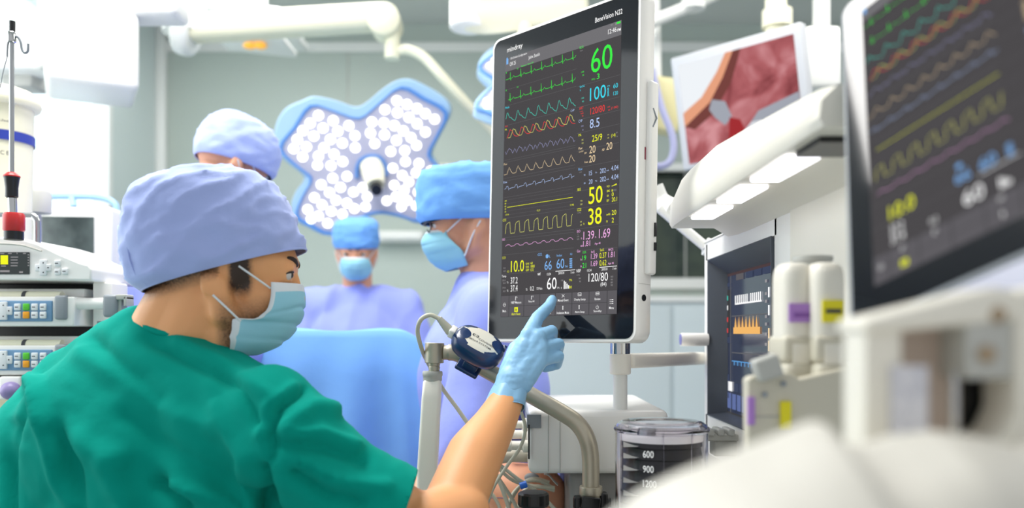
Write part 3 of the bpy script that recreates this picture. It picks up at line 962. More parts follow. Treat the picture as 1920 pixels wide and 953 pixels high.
# module box beneath
mb = thing('module_rack', 'white rectangular gas module box below the big monitor, behind the bent silver tube', 'medical device', (.12, 1.6, H0 - .24))
b = nb(); bx(b, .028, .27, 1.43, 1.80, H0 - .243, H0 - .133, bev=.012); obj('body', b, G['white_gloss'], mb)
b = nb()
for x in (.062, .082): bx(b, x, x + .0012, 1.4285, 1.4315, H0 - .238, H0 - .14)
obj('seam_line', b, G['lgrey'], mb)
b = nb(); bx(b, .0265, .05, 1.427, 1.43, H0 - .163, H0 - .14); bx(b, .026, .03, 1.43, 1.76, H0 - .163, H0 - .14); obj('corner_label', b, G['grey'], mb)
b = nb(); bx(b, .0275, .0305, 1.4255, 1.4305, H0 - .216, H0 - .157); obj('air_slot', b, G['black'], mb)
for z, r_, y in ((-.165, .012, 1.50), (-.19, .014, 1.56), (-.2, .011, 1.47), (-.215, .013, 1.6)):
    b = nb(); lathe(b, (.03, y, H0 + z), (-1, 0, 0), [(0, r_), (.01, r_), (.012, r_ * .6), (.03, r_ * .6), (.032, r_ * .85), (.04, r_ * .85)])
    obj('connector', b, G['cream'], mb)
b = nb(); tube(b, [(.03, 1.52, H0 - .225), (.0, 1.5, H0 - .222), (-.03, 1.47, H0 - .222)], .011); obj('gas_outlet', b, G['beige'], mb)

# bellows canister
bc = thing('bellows_canister', 'clear bellows canister with black folded bellows and white numbered scale', 'bellows', P(1240, 953, 1.19) + Vector((0, 0, -.088)))
ctr = P(1240, 790, 1.19)
cz = H0 - .335
zt = ctr.z
b = nb()
prof = [(cz, .063), (zt - .012, .063), (zt - .004, .060), (zt, .05), (zt, .0005)]
lathe(b, (ctr.x, ctr.y, 0), (0, 0, 1), [(cz, .0655), (zt - .012, .0655), (zt - .004, .0635), (zt, .057), (zt + .001, .001)], 48, cap=False)
o = obj('clear_dome', b, M_['clear'], bc, 50)
solid(o, .002, -1)
b = nb(); lathe(b, (ctr.x, ctr.y, 0), (0, 0, 1), [(zt - .014, .0665), (zt - .011, .068), (zt - .008, .0665)], 48); o = obj('rim_ring', b, M_['clear'], bc)
for a in (200, 262, 300):
    b = nb(); cyl(b, (ctr.x + .064 * math.cos(R(a)), ctr.y + .064 * math.sin(R(a)), cz), (ctr.x + .064 * math.cos(R(a)), ctr.y + .064 * math.sin(R(a)), zt - .01), .0012, n=8)
    obj('dome_rib', b, M_['clear'], bc)
b = nb()
pr = []
z = zt - .0255
while z > cz + .004:
    pr += [(z, .056), (z - .007, .0575), (z - .009, .0555), (z - .012, .0555)]
    z -= .0155
lathe(b, (ctr.x, ctr.y, 0), (0, 0, -1), [(-z_, r_) for z_, r_ in pr], 48)
obj('bellows', b, G['black'], bc)
b = nb(); lathe(b, (ctr.x, ctr.y, 0), (0, 0, 1), [(zt - .0258, .0585), (zt - .019, .059), (zt - .015, .057), (zt - .013, .03)], 48); obj('bellows_top', b, M_['white_gloss'], bc)
b = nb(); cyl(b, (ctr.x - .025, ctr.y - .03, zt - .014), (ctr.x - .025, ctr.y - .03, zt - .006), .012); obj('vent_disc', b, G['steel'], bc)


def wrap_text(bm, s, cx_, cy_, r, a0, a1, zb, h):
    text_bm(bm, s, lambda u, v: Vector((cx_ + r * math.cos(R(a0 + (a1 - a0) * u)), cy_ + r * math.sin(R(a0 + (a1 - a0) * u)), zb + v * h)), 0, .01)


b = nb()
for s, py in (('600', 859), ('900', 887), ('1200', 914)):
    wrap_text(b, s, ctr.x, ctr.y, .0665, 238, 251 + (3 if len(s) > 3 else 0), P(0, py, 1.13).z, .0095)
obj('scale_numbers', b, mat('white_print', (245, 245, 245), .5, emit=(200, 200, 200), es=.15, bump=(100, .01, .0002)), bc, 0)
for py in (836, 857, 880, 903, 927):
    b = nb()
    z = P(0, py, 1.15).z
    rs = []
    for i in range(9):
        a = R(205 + i * 3)
        rs.append([Vector((ctr.x + r_ * math.cos(a), ctr.y + r_ * math.sin(a), z + dz)) for r_, dz in ((.0585, 0), (.0635, .004 * (1 - i / 9)), (.0635, -.004 * (1 - i / 9)))])
    rings(b, rs)
    obj('scale_mark', b, G['lgrey'], bc)

# vaporizers in front of the machine (two of a kind)
def vaporizer(px, d, labm, lab, zoff=0, small=False):
    t = thing('vaporizer', lab, 'vaporizer', P(px, 815, d))
    s = d / F
    def q(x, y, dd=0): return P(x, y, d + dd)
    c = q(px, 560)
    b = nb()
    hw = 30 * s
    out = [(1.0, -80), (1.0, 30), (.98, 45), (.9, 56), (.72, 63), (.5, 66)]
    rs = []
    for k_, zz in out:
        rs.append([Vector((c.x + x, c.y + y, c.z + zz * s)) for x, y in rrect(2 * hw * k_, .05 * k_, .014 * k_, 5)])
    rings(b, rs)
    obj('reservoir', b, G['cream'], t)
    b = nb(); box(b, (c.x + .0, c.y + .0, q(0, 655).z), (2 * hw * 1.06, .056, 50 * s), bev=.005); obj('collar', b, G['beige'], t)
    b = nb(); box(b, (c.x, c.y - .0265, q(0, 588 if labm is G['purple'] else 585).z), (hw * 1.5 if labm is G['purple'] else hw * 1.25, .003, (34 if labm is G['purple'] else 40) * s)); obj('agent_label', b, labm, t)
    b = nb(); box(b, (c.x, c.y - .029, q(0, 592 if labm is G['purple'] else 585).z), (hw * .9, .002, 7 * s)); obj('label_print', b, G['print'] if labm is G['yellow'] else mat('violet_print', (130, 80, 165), .5, bump=(100, .01, .0002)), t)
    b = nb()
    box(b, (c.x - .0, c.y + .005, q(0, 745).z), (2.1 * hw, .075, 140 * s), bev=.01)
    obj('base_block', b, G['beige'], t)
    b = nb(); box(b, (c.x, c.y - .027, q(0, 665).z), (hw * 1.1, .004, 42 * s), bev=.0018); obj('front_plate', b, G['cream'], t)
    return t


v1 = vaporizer(1486, .88, G['purple'], 'cream vaporizer canister with purple label, left of the yellow labelled one')
v2 = vaporizer(1543, .86, G['yellow'], 'cream vaporizer canister with yellow label, beside the blurred dark display')
b = nb(); c = P(1527, 497, .92)
cyl(b, c + Vector((-.002, 0, -.012)), c + Vector((-.002, 0, .006)), .02, n=32)
cyl(b, c + Vector((-.002, 0, .004)), c + Vector((-.002, 0, .009)), .0215, n=32)
for dx in (-.021, .019): sphere(b, c + Vector((dx, -.004, -.006)), .006)
o = obj('cap_lid', b, G['lgrey'])
tag(o, 'grey round filler lid sitting behind and above the two vaporizers', 'lid')
# filler unit lower left
fu = thing('filler_unit', 'beige angled filler block with grey knob, purple and yellow strips, under the vaporizers', 'medical device', P(1455, 840, .80))
b = nb()
d0 = .815
poly = [P(x, y, d0) for x, y in ((1402, 712), (1412, 706), (1480, 700), (1500, 712), (1590, 690), (1600, 700), (1600, 850), (1404, 850))]
prism(b, poly, (0, .02, 0)); obj('block', b, G['beige'], fu, bevel=.002)
b = nb(); a_, c_ = P(1420, 668, .80), P(1443, 712, .81)
rt = (c_ - a_).to_track_quat('Z', 'Y').to_matrix()
box(b, P(1437, 690, .812), (.024, .022, .022), Matrix.Rotation(R(-18), 3, 'Y'), bev=.003); obj('release_knob', b, G['lgrey'], fu)
b = nb(); bx(b, P(1403, 0, .812).x, P(1415, 0, .812).x, .811, .816, P(0, 797, .812).z, P(0, 745, .812).z); obj('purple_strip', b, G['purple'], fu)
b = nb(); bx(b, P(1464, 0, .812).x, P(1483, 0, .812).x, .811, .816, P(0, 804, .812).z, P(0, 753, .812).z); obj('yellow_strip', b, G['yellow'], fu)
for px, py in ((1434, 740), (1469, 720)):
    b = nb(); cyl(b, P(px, py, .8155), P(px, py, .811), .0028); obj('screw', b, G['grey'], fu)
b = nb(); bx(b, P(1418, 0, .812).x, P(1464, 0, .812).x, .8135, .8155, P(0, 783, .812).z, P(0, 781, .812).z); obj('seam_line', b, G['lgrey'], fu)

# ------------------------------------------------------------------ second display, close to the lens on the right
u_ = Vector((.50, -.79, .36)).normalized()
v_ = Vector((.20, .47, .86)); v_ = (v_ - u_ * v_.dot(u_)).normalized()
y_ = v_.cross(u_).normalized()
R2 = Matrix((u_, y_, v_)).transposed()
K2 = .66
T2 = P(1642, 540, .62) + u_ * (SW / 2 * K2) + v_ * (SH / 2 * K2)
m2 = bpy.data.objects.new('patient_monitor', None)
C.objects.link(m2)
m2.matrix_world = Matrix.Translation(T2) @ R2.to_4x4() @ Matrix.Scale(K2, 4)
tag(m2, 'blurred dark display cut off by the right edge, yellow curves rising across it', 'monitor')
for ch in list(mon.children):
    if ch.name.split('.')[0] in ('maker_lettering', 'latch', 'alarm_marking', 'marking_field', 'seam_line', 'housing', 'side_socket', 'cable_hole', 'side_module_rail', 'small_captions'): continue
    c = ch.copy(); C.objects.link(c); c.parent = m2
monitor_shell(m2, G['grey'])
# added chin panel, its lilac colour painted for the room's reflection in the bezel
b = nb()
for (x0, x1, z0_, z1_, mi) in ((-.17, .20, -.40, -.285, 0),):
    rings(b, [[Vector((x, y, z)) for x, z in rrect(x1 - x0, z1_ - z0_, .01, 5, (x0 + x1) / 2, (z0_ + z1_) / 2)] for y in (.0, .02)])
o = obj('lower_panel', b, mat('lilac_reflection_tone', (176, 178, 196), .3, bump=(300, .02, .0002)), m2, 40, True)
b = nb()
for x in (-.095, -.065): cyl(b, (x, -.006, -.375), (x, -.006, -.30), .0035, n=12)
cyl(b, (-.1, -.006, -.30), (-.06, -.006, -.30), .004, n=12)
cyl(b, (-.095, -.006, -.30), (-.095, .004, -.30), .003, n=12); cyl(b, (-.065, -.006, -.375), (-.065, .004, -.375), .003, n=12)
obj('rail_handle', b, G['chrome'], m2, 40, True)
# support arm behind
b = nb(); box(b, (.02, .07, -.0), (.06, .06, .10), bev=.01); cyl(b, (.02, .08, 0), (.02, .5, .05), .025)
obj('support_arm', b, G['cream'], m2, 40, True)

# ------------------------------------------------------------------ blurred cream frame in the near right foreground
nf = thing('equipment_frame', 'out of focus cream metal frame with screws and black opening, lower right corner', 'frame', P(1760, 953, .47) + Vector((0, 0, -.1)))
D = .44
def pp(pts, d=D): return [P(x, y, d) for x, y in pts]
b = nb(); prism(b, pp([(1622, 600), (1700, 580), (1870, 538), (1915, 545), (1918, 598), (1880, 604), (1690, 622), (1622, 625)]), (0, .04, 0)); obj('top_beam', b, G['cream'], nf, bevel=.003)
b = nb(); prism(b, pp([(1622, 618), (1692, 618), (1692, 900), (1622, 900)], D + .004), (0, .03, 0)); obj('left_panel', b, G['cream'], nf, bevel=.002)
b = nb(); prism(b, pp([(1686, 612), (1800, 606), (1800, 900), (1686, 900)], D + .03), (0, .01, 0)); obj('back_plate', b, mat('warm_taupe_plate', (205, 186, 172), .5, bump=(60, .02, .0005)), nf)
b = nb(); prism(b, pp([(1812, 600), (1910, 600), (1910, 712), (1812, 712)], D + .002), (0, .03, 0)); obj('bracket', b, G['lgrey'], nf, bevel=.002)
b = nb(); prism(b, pp([(1790, 605), (1935, 605), (1935, 860), (1790, 860)], D + .036), (0, .01, 0)); obj('opening_back', b, G['black'], nf)
b = nb(); prism(b, pp([(1908, 545), (2000, 530), (2000, 900), (1780, 900), (1795, 838), (1850, 836), (1890, 810), (1908, 770)], D - .002), (0, .035, 0)); obj('outer_shell', b, G['cream'], nf, bevel=.003)
for px, py in ((1868, 590), (1848, 664)):
    b = nb(); lathe(b, P(px, py, D + .002), (0, -1, 0), [(0, .0046), (.002, .0046), (.003, .003)]); obj('screw', b, mat('brass_screw', (170, 150, 125), .35, .8, bump=(200, .02, .0002)), nf)
b = nb(); cyl(b, P(1789, 700, D + .01), P(1789, 870, D + .01), .0022, n=16); obj('guide_rod', b, G['chrome'], nf)
b = nb(); prism(b, pp([(1672, 686), (1740, 686), (1740, 830), (1672, 830)], D + .001), (0, .002, 0)); obj('paper_label', b, mat('printed_paper', (228, 226, 230), .6, var=(140, (196, 196, 206)), bump=(300, .02, .0002)), nf)

# white plastic sheet heaped across the bottom right
top = [(1120, 975), (1150, 950), (1200, 915), (1270, 882), (1338, 856), (1400, 832), (1456, 811), (1490, 797), (1520, 786), (1545, 793), (1566, 829), (1610, 830), (1665, 812), (1740, 806), (1800, 815), (1892, 838), (1960, 830), (2100, 840)]
def ridge(u):
    x = 1120 + u * 980
    for (xa, ya), (xb, yb) in zip(top, top[1:]):
        if xa <= x <= xb:
            t = (x - xa) / (xb - xa)
            return x, ya + (yb - ya) * t
    return x, top[-1][1]
def sheet_f(u, v):
    x, y = ridge(u)
    d = .40 - (.02 * math.sin(u * 9)) if True else .4
    p = P(x, y, .40)
    w_ = (v - .35)
    if w_ < 0:
        q = p + Vector((0, -w_ * .22, w_ * .5))
    else:
        q = p + Vector((0, -.16 * math.sin(w_ * 2.2), -.28 * w_ ** 1.4))
    n = noise.noise(Vector((q.x * 16, q.y * 16, q.z * 10 + 4))) * .012 * min(1, abs(w_) * 4 + .1)
    return q + Vector((0, -n, n))
b = nb(); sheet(b, sheet_f, 90, 50)
o = obj('plastic_sheet', b, G['sheet'], smooth=80)
solid(o, .0015)
o2 = tag(o, 'crumpled white plastic sheet blurred across the lower right foreground', 'sheet')
b = nb()
bx(b, P(1180, 0, .34).x, P(2050, 0, .40).x, .27, .43, .72, H0 - .20, bev=.01)
o = thing('side_table', 'white worktop under the crumpled sheet at the lower right', 'table', (.18, .35, 0))
obj('table_top', b, G['white'], o)
for x in (.09, .28):
    b = nb(); cyl(b, (x, .37, 0), (x, .37, .73), .02); obj('leg', b, G['steel'], o)

# ------------------------------------------------------------------ bent silver tube, pole and sensor
tb = thing('support_pole', 'bent satin silver rail tube running down right from a white pole behind the raised hand', 'pole', Vector((P(815, 0, 1.44).x, 1.44, 0)))
DT = 1.44
b = nb(); cyl(b, P(815, 643, DT), P(814, 681, DT), 18 * DT / F, n=32); obj('clamp_socket', b, G['nickel'], tb, bevel=.001)
b = nb(); lathe(b, P(814, 681, DT), (0, 0, -1), [(0, .0105), (.004, .0105), (.005, .0095), (.008, .0105), (.012, .0095), (.02, .0105)]); obj('threaded_neck', b, G['nickel'], tb)
b = nb(); lathe(b, P(811, 696, DT), (0, 0, -1), [(0, .0165), (.002, .0175), (.008, .0175), (.0095, .0165), (.016, .0165), (.0175, .015)]); obj('collar', b, G['lgrey'], tb)
b = nb()
rs = []
for py, hw in ((712, 14), (716, 16.5), (745, 17.5), (880, 18.5)):
    c = P(811 - (py - 712) * .055, py, DT)
    rs.append([Vector((c.x + x, c.y + y, c.z)) for x, y in rrect(2 * hw * DT / F, 2 * hw * DT / F, .006, 5)])
c = Vector((P(800, 0, DT).x, DT, .02)); rs.append([Vector((c.x + x, c.y + y, c.z)) for x, y in rrect(.036, .036, .006, 5)])
rings(b, rs); obj('white_sleeve', b, G['bright_cream'], tb)
b = nb(); lathe(b, (P(800, 0, DT).x, DT, 0), (0, 0, 1), [(0, .07), (.02, .07), (.035, .05), (.05, .025)]); obj('base', b, G['grey'], tb)
b = nb()
r_ = 15.5 * DT / F
pts = [P(832, 661, DT), P(856, 663, DT), P(880, 676, DT), P(940, 710, DT), P(1000, 744, 1.42), P(1050, 772, 1.40), P(1082, 794, 1.385), P(1100, 822, 1.375), P(1107, 856, 1.375), P(1108, 912, 1.375)]
tube(b, pts, lambda t: r_ * (.9 if t < .04 else 1), 24, k=10); obj('rail_tube', b, G['nickel'], tb)
b = nb(); lathe(b, P(1108, 912, 1.375), (0, 0, -1), [(0, .0185), (.0015, .019), (.0125, .019), (.014, .0185), (.015, .0165), (.1, .0165), (.101, .02), (.16, .02)]); obj('base_collar', b, G['nickel'], tb)
b = nb()
cyl(b, P(1075, 943, 1.375), P(1145, 943, 1.375), .008); 
box(b, P(1083, 945, 1.375), (.012, .02, .026), bev=.003); box(b, P(1131, 940, 1.375), (.014, .022, .03), bev=.004)
box(b, P(1108, 945, 1.353) , (.03, .008, .022), Matrix.Rotation(R(8), 3, 'Y'), bev=.002)
obj('clamp_levers', b, G['black'], tb)
b = nb(); bx(b, P(1090, 0, 1.375).x, P(1126, 0, 1.375).x, 1.37, 1.47, H0 - .40, H0 - .33); obj('mounting_block', b, G['grey'], tb)

# sensor puck
sp = thing('sensor_module', 'navy and ivory sensor puck with cable, clipped on the silver tube beside the glove', 'medical sensor', P(895, 655, 1.40))
ax = Vector((.86, -.02, -.47)).normalized()          # long axis runs down along the tube
nz = Vector((.30, -.62, .70)); nz = (nz - ax * nz.dot(ax)).normalized()
sy = nz.cross(ax).normalized()
MP = Matrix((ax, sy, nz)).transposed()
cpk = P(896, 650, 1.405)
def puck_pt(a, z, k=1.0):
    e_ = 2.6
    ca, sa = math.cos(a), math.sin(a)
    x = abs(ca) ** (2 / e_) * (1 if ca > 0 else -1) * .046 * k
    y = abs(sa) ** (2 / e_) * (1 if sa > 0 else -1) * .034 * k
    return cpk + MP @ Vector((x, y, z))
b = nb()
N = 48
lv = [(-.020, .60), (-.019, .80), (-.014, .93), (-.004, 1.0), (.002, 1.0), (.009, .96), (.014, .86), (.0165, .7), (.018, .4), (.0185, .02)]
rings(b, [[puck_pt(2 * PI * i / N, z, k) for i in range(N)] for z, k in lv])
obj('shell', b, G['navy'], sp, 60)
def ptop(x, y, off=.0006):
    rr = math.sqrt((x / .046) ** 2 + (y / .034) ** 2)
    zz = .0185 if rr < .02 else None
    prev = None
    for z, k in lv[::-1]:
        if prev and k >= rr:
            t = (rr - prev[1]) / (k - prev[1])
            zz = prev[0] + (z - prev[0]) * t
            break
        prev = (z, k)
    return cpk + MP @ Vector((x, y, (zz if zz is not None else .012) + off))
b = nb()
# ivory centre panel: hourglass outline
pan = []
def half(x): return .0265 * math.sqrt(max(0, 1 - (x / .047) ** 2)) 
nx = 40
for j in range(nx + 1):
    x = -.036 + .072 * j / nx
    yw = .027 * math.sqrt(1 - (x / .040) ** 2 * .75)
    lo, hi = -yw, yw
    # navy bites from the two ends
    row = []
    for i in range(13):
        y = lo + (hi - lo) * i / 12
        row.append(ptop(x, y))
    pan.append([b.verts.new(p) for p in row])
for a_, c_ in zip(pan, pan[1:]):
    for i in range(12): b.faces.new((a_[i], a_[i + 1], c_[i + 1], c_[i]))
obj('top_panel', b, mat('ivory_plastic', (226, 220, 204), .4, bump=(300, .02, .0002)), sp, 60)
for sx in (-1, 1):
    b = nb(); rows = []
    for j in range(15):
        t = j / 14
        x = sx * (.044 - .026 * t)
        yc = .006 * sx
        yw = .0155 * math.sqrt(max(0.0, 1 - t ** 2.4)) + .0002
        rows.append([b.verts.new(ptop(x, yc + yw * (i / 6 - 1), .0011)) for i in range(13)])
    for a_, c_ in zip(rows, rows[1:]):
        for i in range(12): b.faces.new((a_[i], a_[i + 1], c_[i + 1], c_[i]))
    obj('end_inlay', b, G['navy'], sp, 60)
b = nb()
for s, x0, x1, y0_, h in (('COVIDIEN', -.004, .026, -.006, .0042), ('BISx4 SYSTEM', -.018, .022, -.0135, .0036)):
    text_bm(b, s, lambda u, v: ptop(x0 + (x1 - x0) * u, y0_ + h * v, .0014), 0, .004)
for x in (-.0165, -.0105): 
    for (a0, a1, c0, c1) in ((x, x + .0045, -.0025, -.0014), (x, x + .0045, .0016, .0027)) + (((x, x + .0016, -.0025, .0027),) if x < -.012 else ((x + .003, x + .0045, -.0025, .0027),)):
        b.faces.new([b.verts.new(ptop(p, q, .0014)) for p, q in ((a0, c0), (a1, c0), (a1, c1), (a0, c1))])
obj('lettering', b, G['print'], sp, 0)
b = nb()
e0 = cpk + ax * -.045
rt3 = MP
box(b, e0 + ax * -.004 + nz * .001, (.012, .018, .018), rt3, bev=.003); obj('strain_collar', b, M_['white_gloss'], sp)
b = nb()
e1 = P(823, 597, 1.40)
cyl(b, e0 + ax * -.008, e1, .009, .0052, 20); obj('boot', b, G['cable'], sp)
b = nb()
tube(b, [e1 + (e0 - e1) * .02, P(806, 591, 1.40), P(789, 600, 1.40), P(783, 622, 1.41), P(790, 652, 1.425), P(800, 676, 1.475), P(828, 726, 1.49), P(860, 770, 1.49), P(900, 830, 1.48), P(935, 900, 1.46), P(960, 970, 1.45)], .0038, 12)
obj('lead_cable', b, G['cable'], sp)
b = nb(); c = P(878, 690, 1.42)
box(b, c, (.042, .03, .008), MP, bev=.003); box(b, c + nz * .010 + ax * .002, (.026, .02, .016), MP, bev=.003)
obj('tube_clip', b, G['navy'], sp)

# loose cables in front of the module box
cb = thing('cable', 'thin grey cable hanging from behind the gloved wrist down past the module box', 'cable', P(960, 900, 1.4))
b = nb(); tube(b, [P(968, 745, 1.42), P(978, 775, 1.42), P(985, 805, 1.42), P(975, 840, 1.42), P(950, 875, 1.41), P(925, 915, 1.40), P(905, 970, 1.40)], .003, 10)
obj('jacket', b, G['cable'], cb)
cols_ = [[(870, 838), (930, 868), (970, 898), (1010, 925), (1050, 965)], [(930, 890), (950, 920), (965, 945), (975, 975)], [(925, 868), (960, 900), (1000, 912), (1040, 915)],
         [(1038, 916), (1010, 902), (985, 905), (960, 930), (950, 970)], [(1030, 905), (1000, 898), (975, 912), (955, 945), (940, 980)], [(1040, 920), (1005, 912), (980, 925), (968, 975)],
         [(905, 915), (925, 930), (940, 960), (948, 990)]]
for i, cc in enumerate(cols_):
    b = nb(); tube(b, [P(x, y, 1.47 + .012 * i) for x, y in cc], .0034, 10)
    o = obj('monitoring_lead', b, G['cable'])
    tag(o, 'grey monitoring lead in the tangle beside the black knob, under the module box', 'cable', 'tangled grey leads')
b = nb(); cyl(b, P(975, 912, 1.45), P(988, 908, 1.45), .006); o = obj('cable_connector', b, mat('blue_connector', (40, 110, 215), .4, bump=(200, .02, .0002))); tag(o, 'small bright blue plug among the grey leads above the black knob', 'connector')
b = nb(); sphere(b, P(997, 896, 1.555), (.014, .005, .009)); o = obj('electrode_pad', b, G['grey']); tag(o, 'round grey electrode on the orange skin, above the tangled leads', 'electrode')

kn = thing('clamp_knob', 'ribbed black turning knob at the bottom edge, left of the silver collar', 'knob', Vector((P(1000, 0, 1.30).x, 1.30, 0)))
b = nb()
c = P(1000, 923, 1.30)
n = 36
def kr(z, r):
    return [Vector((c.x + (r - (.0012 if i % 3 == 0 else 0)) * math.cos(2 * PI * i / n), c.y + (r - (.0012 if i % 3 == 0 else 0)) * math.sin(2 * PI * i / n), c.z + z)) for i in range(n)]
rings(b, [kr(.0005, .017), kr(0, .021), kr(-.003, .0245), kr(-.018, .025), kr(-.022, .0225), kr(-.024, .018), kr(-.06, .018)])
obj('grip', b, G['black'], kn, 25)
b = nb(); cyl(b, (c.x, c.y, .02), (c.x, c.y, c.z - .055), .014); cyl(b, (c.x, c.y, 0), (c.x, c.y, .02), .12); obj('stem', b, G['steel'], kn)

# ------------------------------------------------------------------ draped patient
dr = nb()
def drape_f(u, v):
    # u along the width, v over the top from front hem to back
    x = 425 + (795 - 425) * u
    DZ = 1.9
    ytop = 622 + 26 * max(0, (u - .86) / .14) ** 2 + 14 * max(0, (.2 - u) / .2) ** 2
    if v < .7:
        t = 1 - v / .7
        p = P(x, ytop, DZ)
        fold = .03 * math.sin(u * 21 + 1.2 * math.sin(t * 3)) * t + .04 * noise.noise(Vector((u * 4, t * 1.5, 3))) * t ** .6
        flare = .07 * t * (u - .5) * 2
        fold += .05 * max(0, u - .8) * 5 * math.sin((u - .8) * 40) * t * .5
        return p + Vector((flare, -.05 * t - .015 * math.sin(min(1, t * 6) * PI / 2) - fold, -.62 * t + .0))
    t = (v - .7) / .3
    p = P(x, ytop, DZ)
    return p + Vector((0, .07 * t + .0, -.02 * t * t - .012 * math.sin(u * 14) * t + .006 * math.sin(t * PI)))
sheet(dr, drape_f, 110, 60)
o = obj('surgical_drape', dr, G['drape'], smooth=80)
solid(o, .003)
tag(o, 'light blue surgical drape hung over a screen between the surgeons and the man in green', 'drape')
ot = thing('operating_table', 'narrow padded operating table carrying the patient behind the raised arm', 'operating table', (-.30, 1.63, 0))
b = nb(); box(b, (-.30, 1.63, .90), (.76, .24, .07), bev=.02); obj('mattress', b, G['dgrey'], ot)
b = nb(); box(b, (-.30, 1.63, .84), (.74, .22, .05), bev=.01); box(b, (-.30, 1.63, .45), (.2, .16, .76), bev=.02); box(b, (-.30, 1.63, .04), (.6, .2, .08), bev=.02); obj('column', b, G['steel'], ot)
fr_ = thing('screen_stand', 'thin steel stand whose top bar carries the light blue drape', 'stand', (-.45, 1.94, 0))
b = nb(); tube(b, [Vector((P(440, 0, 1.93).x, 1.935, .02)), P(440, 640, 1.935), P(780, 640, 1.935), Vector((P(780, 0, 1.93).x, 1.935, .02))], .008, smooth=False)
obj('bar', b, G['steel'], fr_)
pt = [('c', Vector((.045, 1.61, 1.035)), .062, Vector((-.10, 1.63, 1.02)), .085), ('c', Vector((-.10, 1.63, 1.015)), .085, Vector((-.30, 1.63, .985)), .05), ('c', Vector((-.2, 1.63, .985)), .055, Vector((-.42, 1.63, .985)), .055), ('c', Vector((.03, 1.58, 1.0)), .04, Vector((-.16, 1.56, .99)), .034),
      ('c', Vector((-.40, 1.63, .98)), .045, Vector((-.50, 1.63, .98)), .04), ('e', Vector((-.55, 1.63, 1.0)), (.09, .07, .07))]
o = blob('patient', pt, .007, G['skin2'], smooth=8)
tag(o, 'person lying on the table, bare orange toned skin showing beneath the module box', 'person')
b = nb()
def pg(u, v):
    x = -.12 + .13 * u; y = 1.55 + .13 * v
    return Vector((x, y, 1.108 + .006 * math.sin(u * 9) - .035 * u * u - 1.5 * (v - .5) ** 2 * .13))
sheet(b, pg, 20, 14)
o = obj('blue_cloth', b, G['gown'], smooth=80); solid(o, .003); tag(o, 'strip of lavender cloth lying over the bare skin under the module box', 'cloth')
b = nb()
def pw_(u, v): return P(1020 + 26 * u, 890 + 18 * u - 4 * v, 1.50 + .05 * v) + Vector((0, 0, .003 * math.sin(u * 5)))
sheet(b, pw_, 8, 6); o = obj('paper_tape', b, G['label_w'], smooth=80); solid(o, .001); tag(o, 'small white paper flap beneath the module box corner', 'paper')

# ------------------------------------------------------------------ surgical lamps and ceiling arms
def LP(cx_, cy_, dd=0):
    px, py = 500 + cx_ / 2.889, 130 + cy_ / 2.889
    d = 3.4 + (py - 300) * .0006 + dd
    return P(px, py, d)


def smooth_loop(pts, k=4):
    n = len(pts)
    out = []
    pts = [Vector(p) for p in pts]
    for i in range(n):
        p0, p1, p2, p3 = pts[i - 1], pts[i], pts[(i + 1) % n], pts[(i + 2) % n]
        for s in range(k):
            t = s / k
            out.append(.5 * ((2 * p1) + (p2 - p0) * t + (2 * p0 - 5 * p1 + 4 * p2 - p3) * t * t + (3 * p1 - p0 - 3 * p2 + p3) * t ** 3))
    return out


outer = [(52, 335), (75, 265), (120, 210), (205, 172), (265, 152), (380, 175), (480, 208), (540, 185), (620, 118), (700, 68), (775, 60), (850, 92), (930, 138), (985, 190), (990, 250), (940, 350), (895, 440),
         (905, 485), (950, 540), (1000, 600), (1020, 690), (960, 770), (880, 815), (810, 830), (740, 805), (640, 782), (580, 785), (510, 810), (440, 860), (370, 895), (290, 880), (200, 835), (150, 800), (140, 730), (165, 660), (208, 598), (190, 560), (130, 515), (80, 465), (52, 400)]
inner = [(85, 430), (160, 320), (245, 205), (370, 235), (500, 272), (600, 200), (720, 108), (840, 165), (960, 240), (915, 360), (868, 465), (930, 540), (985, 625), (930, 740), (820, 812), (720, 785), (600, 768), (500, 800), (350, 880), (250, 840), (172, 790), (200, 690), (248, 592), (180, 530)]
leds = [(280, 250), (235, 292), (195, 332), (165, 380), (145, 430), (195, 475), (360, 278), (305, 318), (255, 362), (215, 420), (280, 470), (275, 520), (385, 335), (345, 380), (310, 425), (365, 460), (348, 522), (412, 500), (445, 305), (478, 360), (410, 400), (480, 425),
        (705, 170), (760, 190), (815, 212), (860, 240), (910, 270), (640, 218), (708, 235), (770, 260), (815, 295), (860, 340), (570, 285), (635, 290), (692, 305), (740, 333), (782, 370), (812, 412), (562, 345), (638, 355), (703, 385), (748, 440), (585, 402), (672, 445),
        (683, 535), (752, 500), (825, 510), (890, 550), (735, 575), (810, 560), (690, 628), (770, 610), (745, 655), (820, 665), (700, 690), (760, 710), (650, 712), (730, 745), (810, 740), (870, 620), (880, 690), (940, 640),
        (358, 590), (435, 580), (295, 625), (400, 640), (340, 668), (470, 665), (258, 695), (375, 710), (435, 725), (222, 760), (300, 735), (350, 770), (410, 785), (280, 795), (330, 835), (390, 840), (475, 755), (520, 640), (545, 690), (535, 745), (240, 812)]
lamp = thing('surgical_light', 'large flower shaped surgical light, blue rimmed and full of glowing lamps, facing the camera', 'surgical light', LP(560, 500))


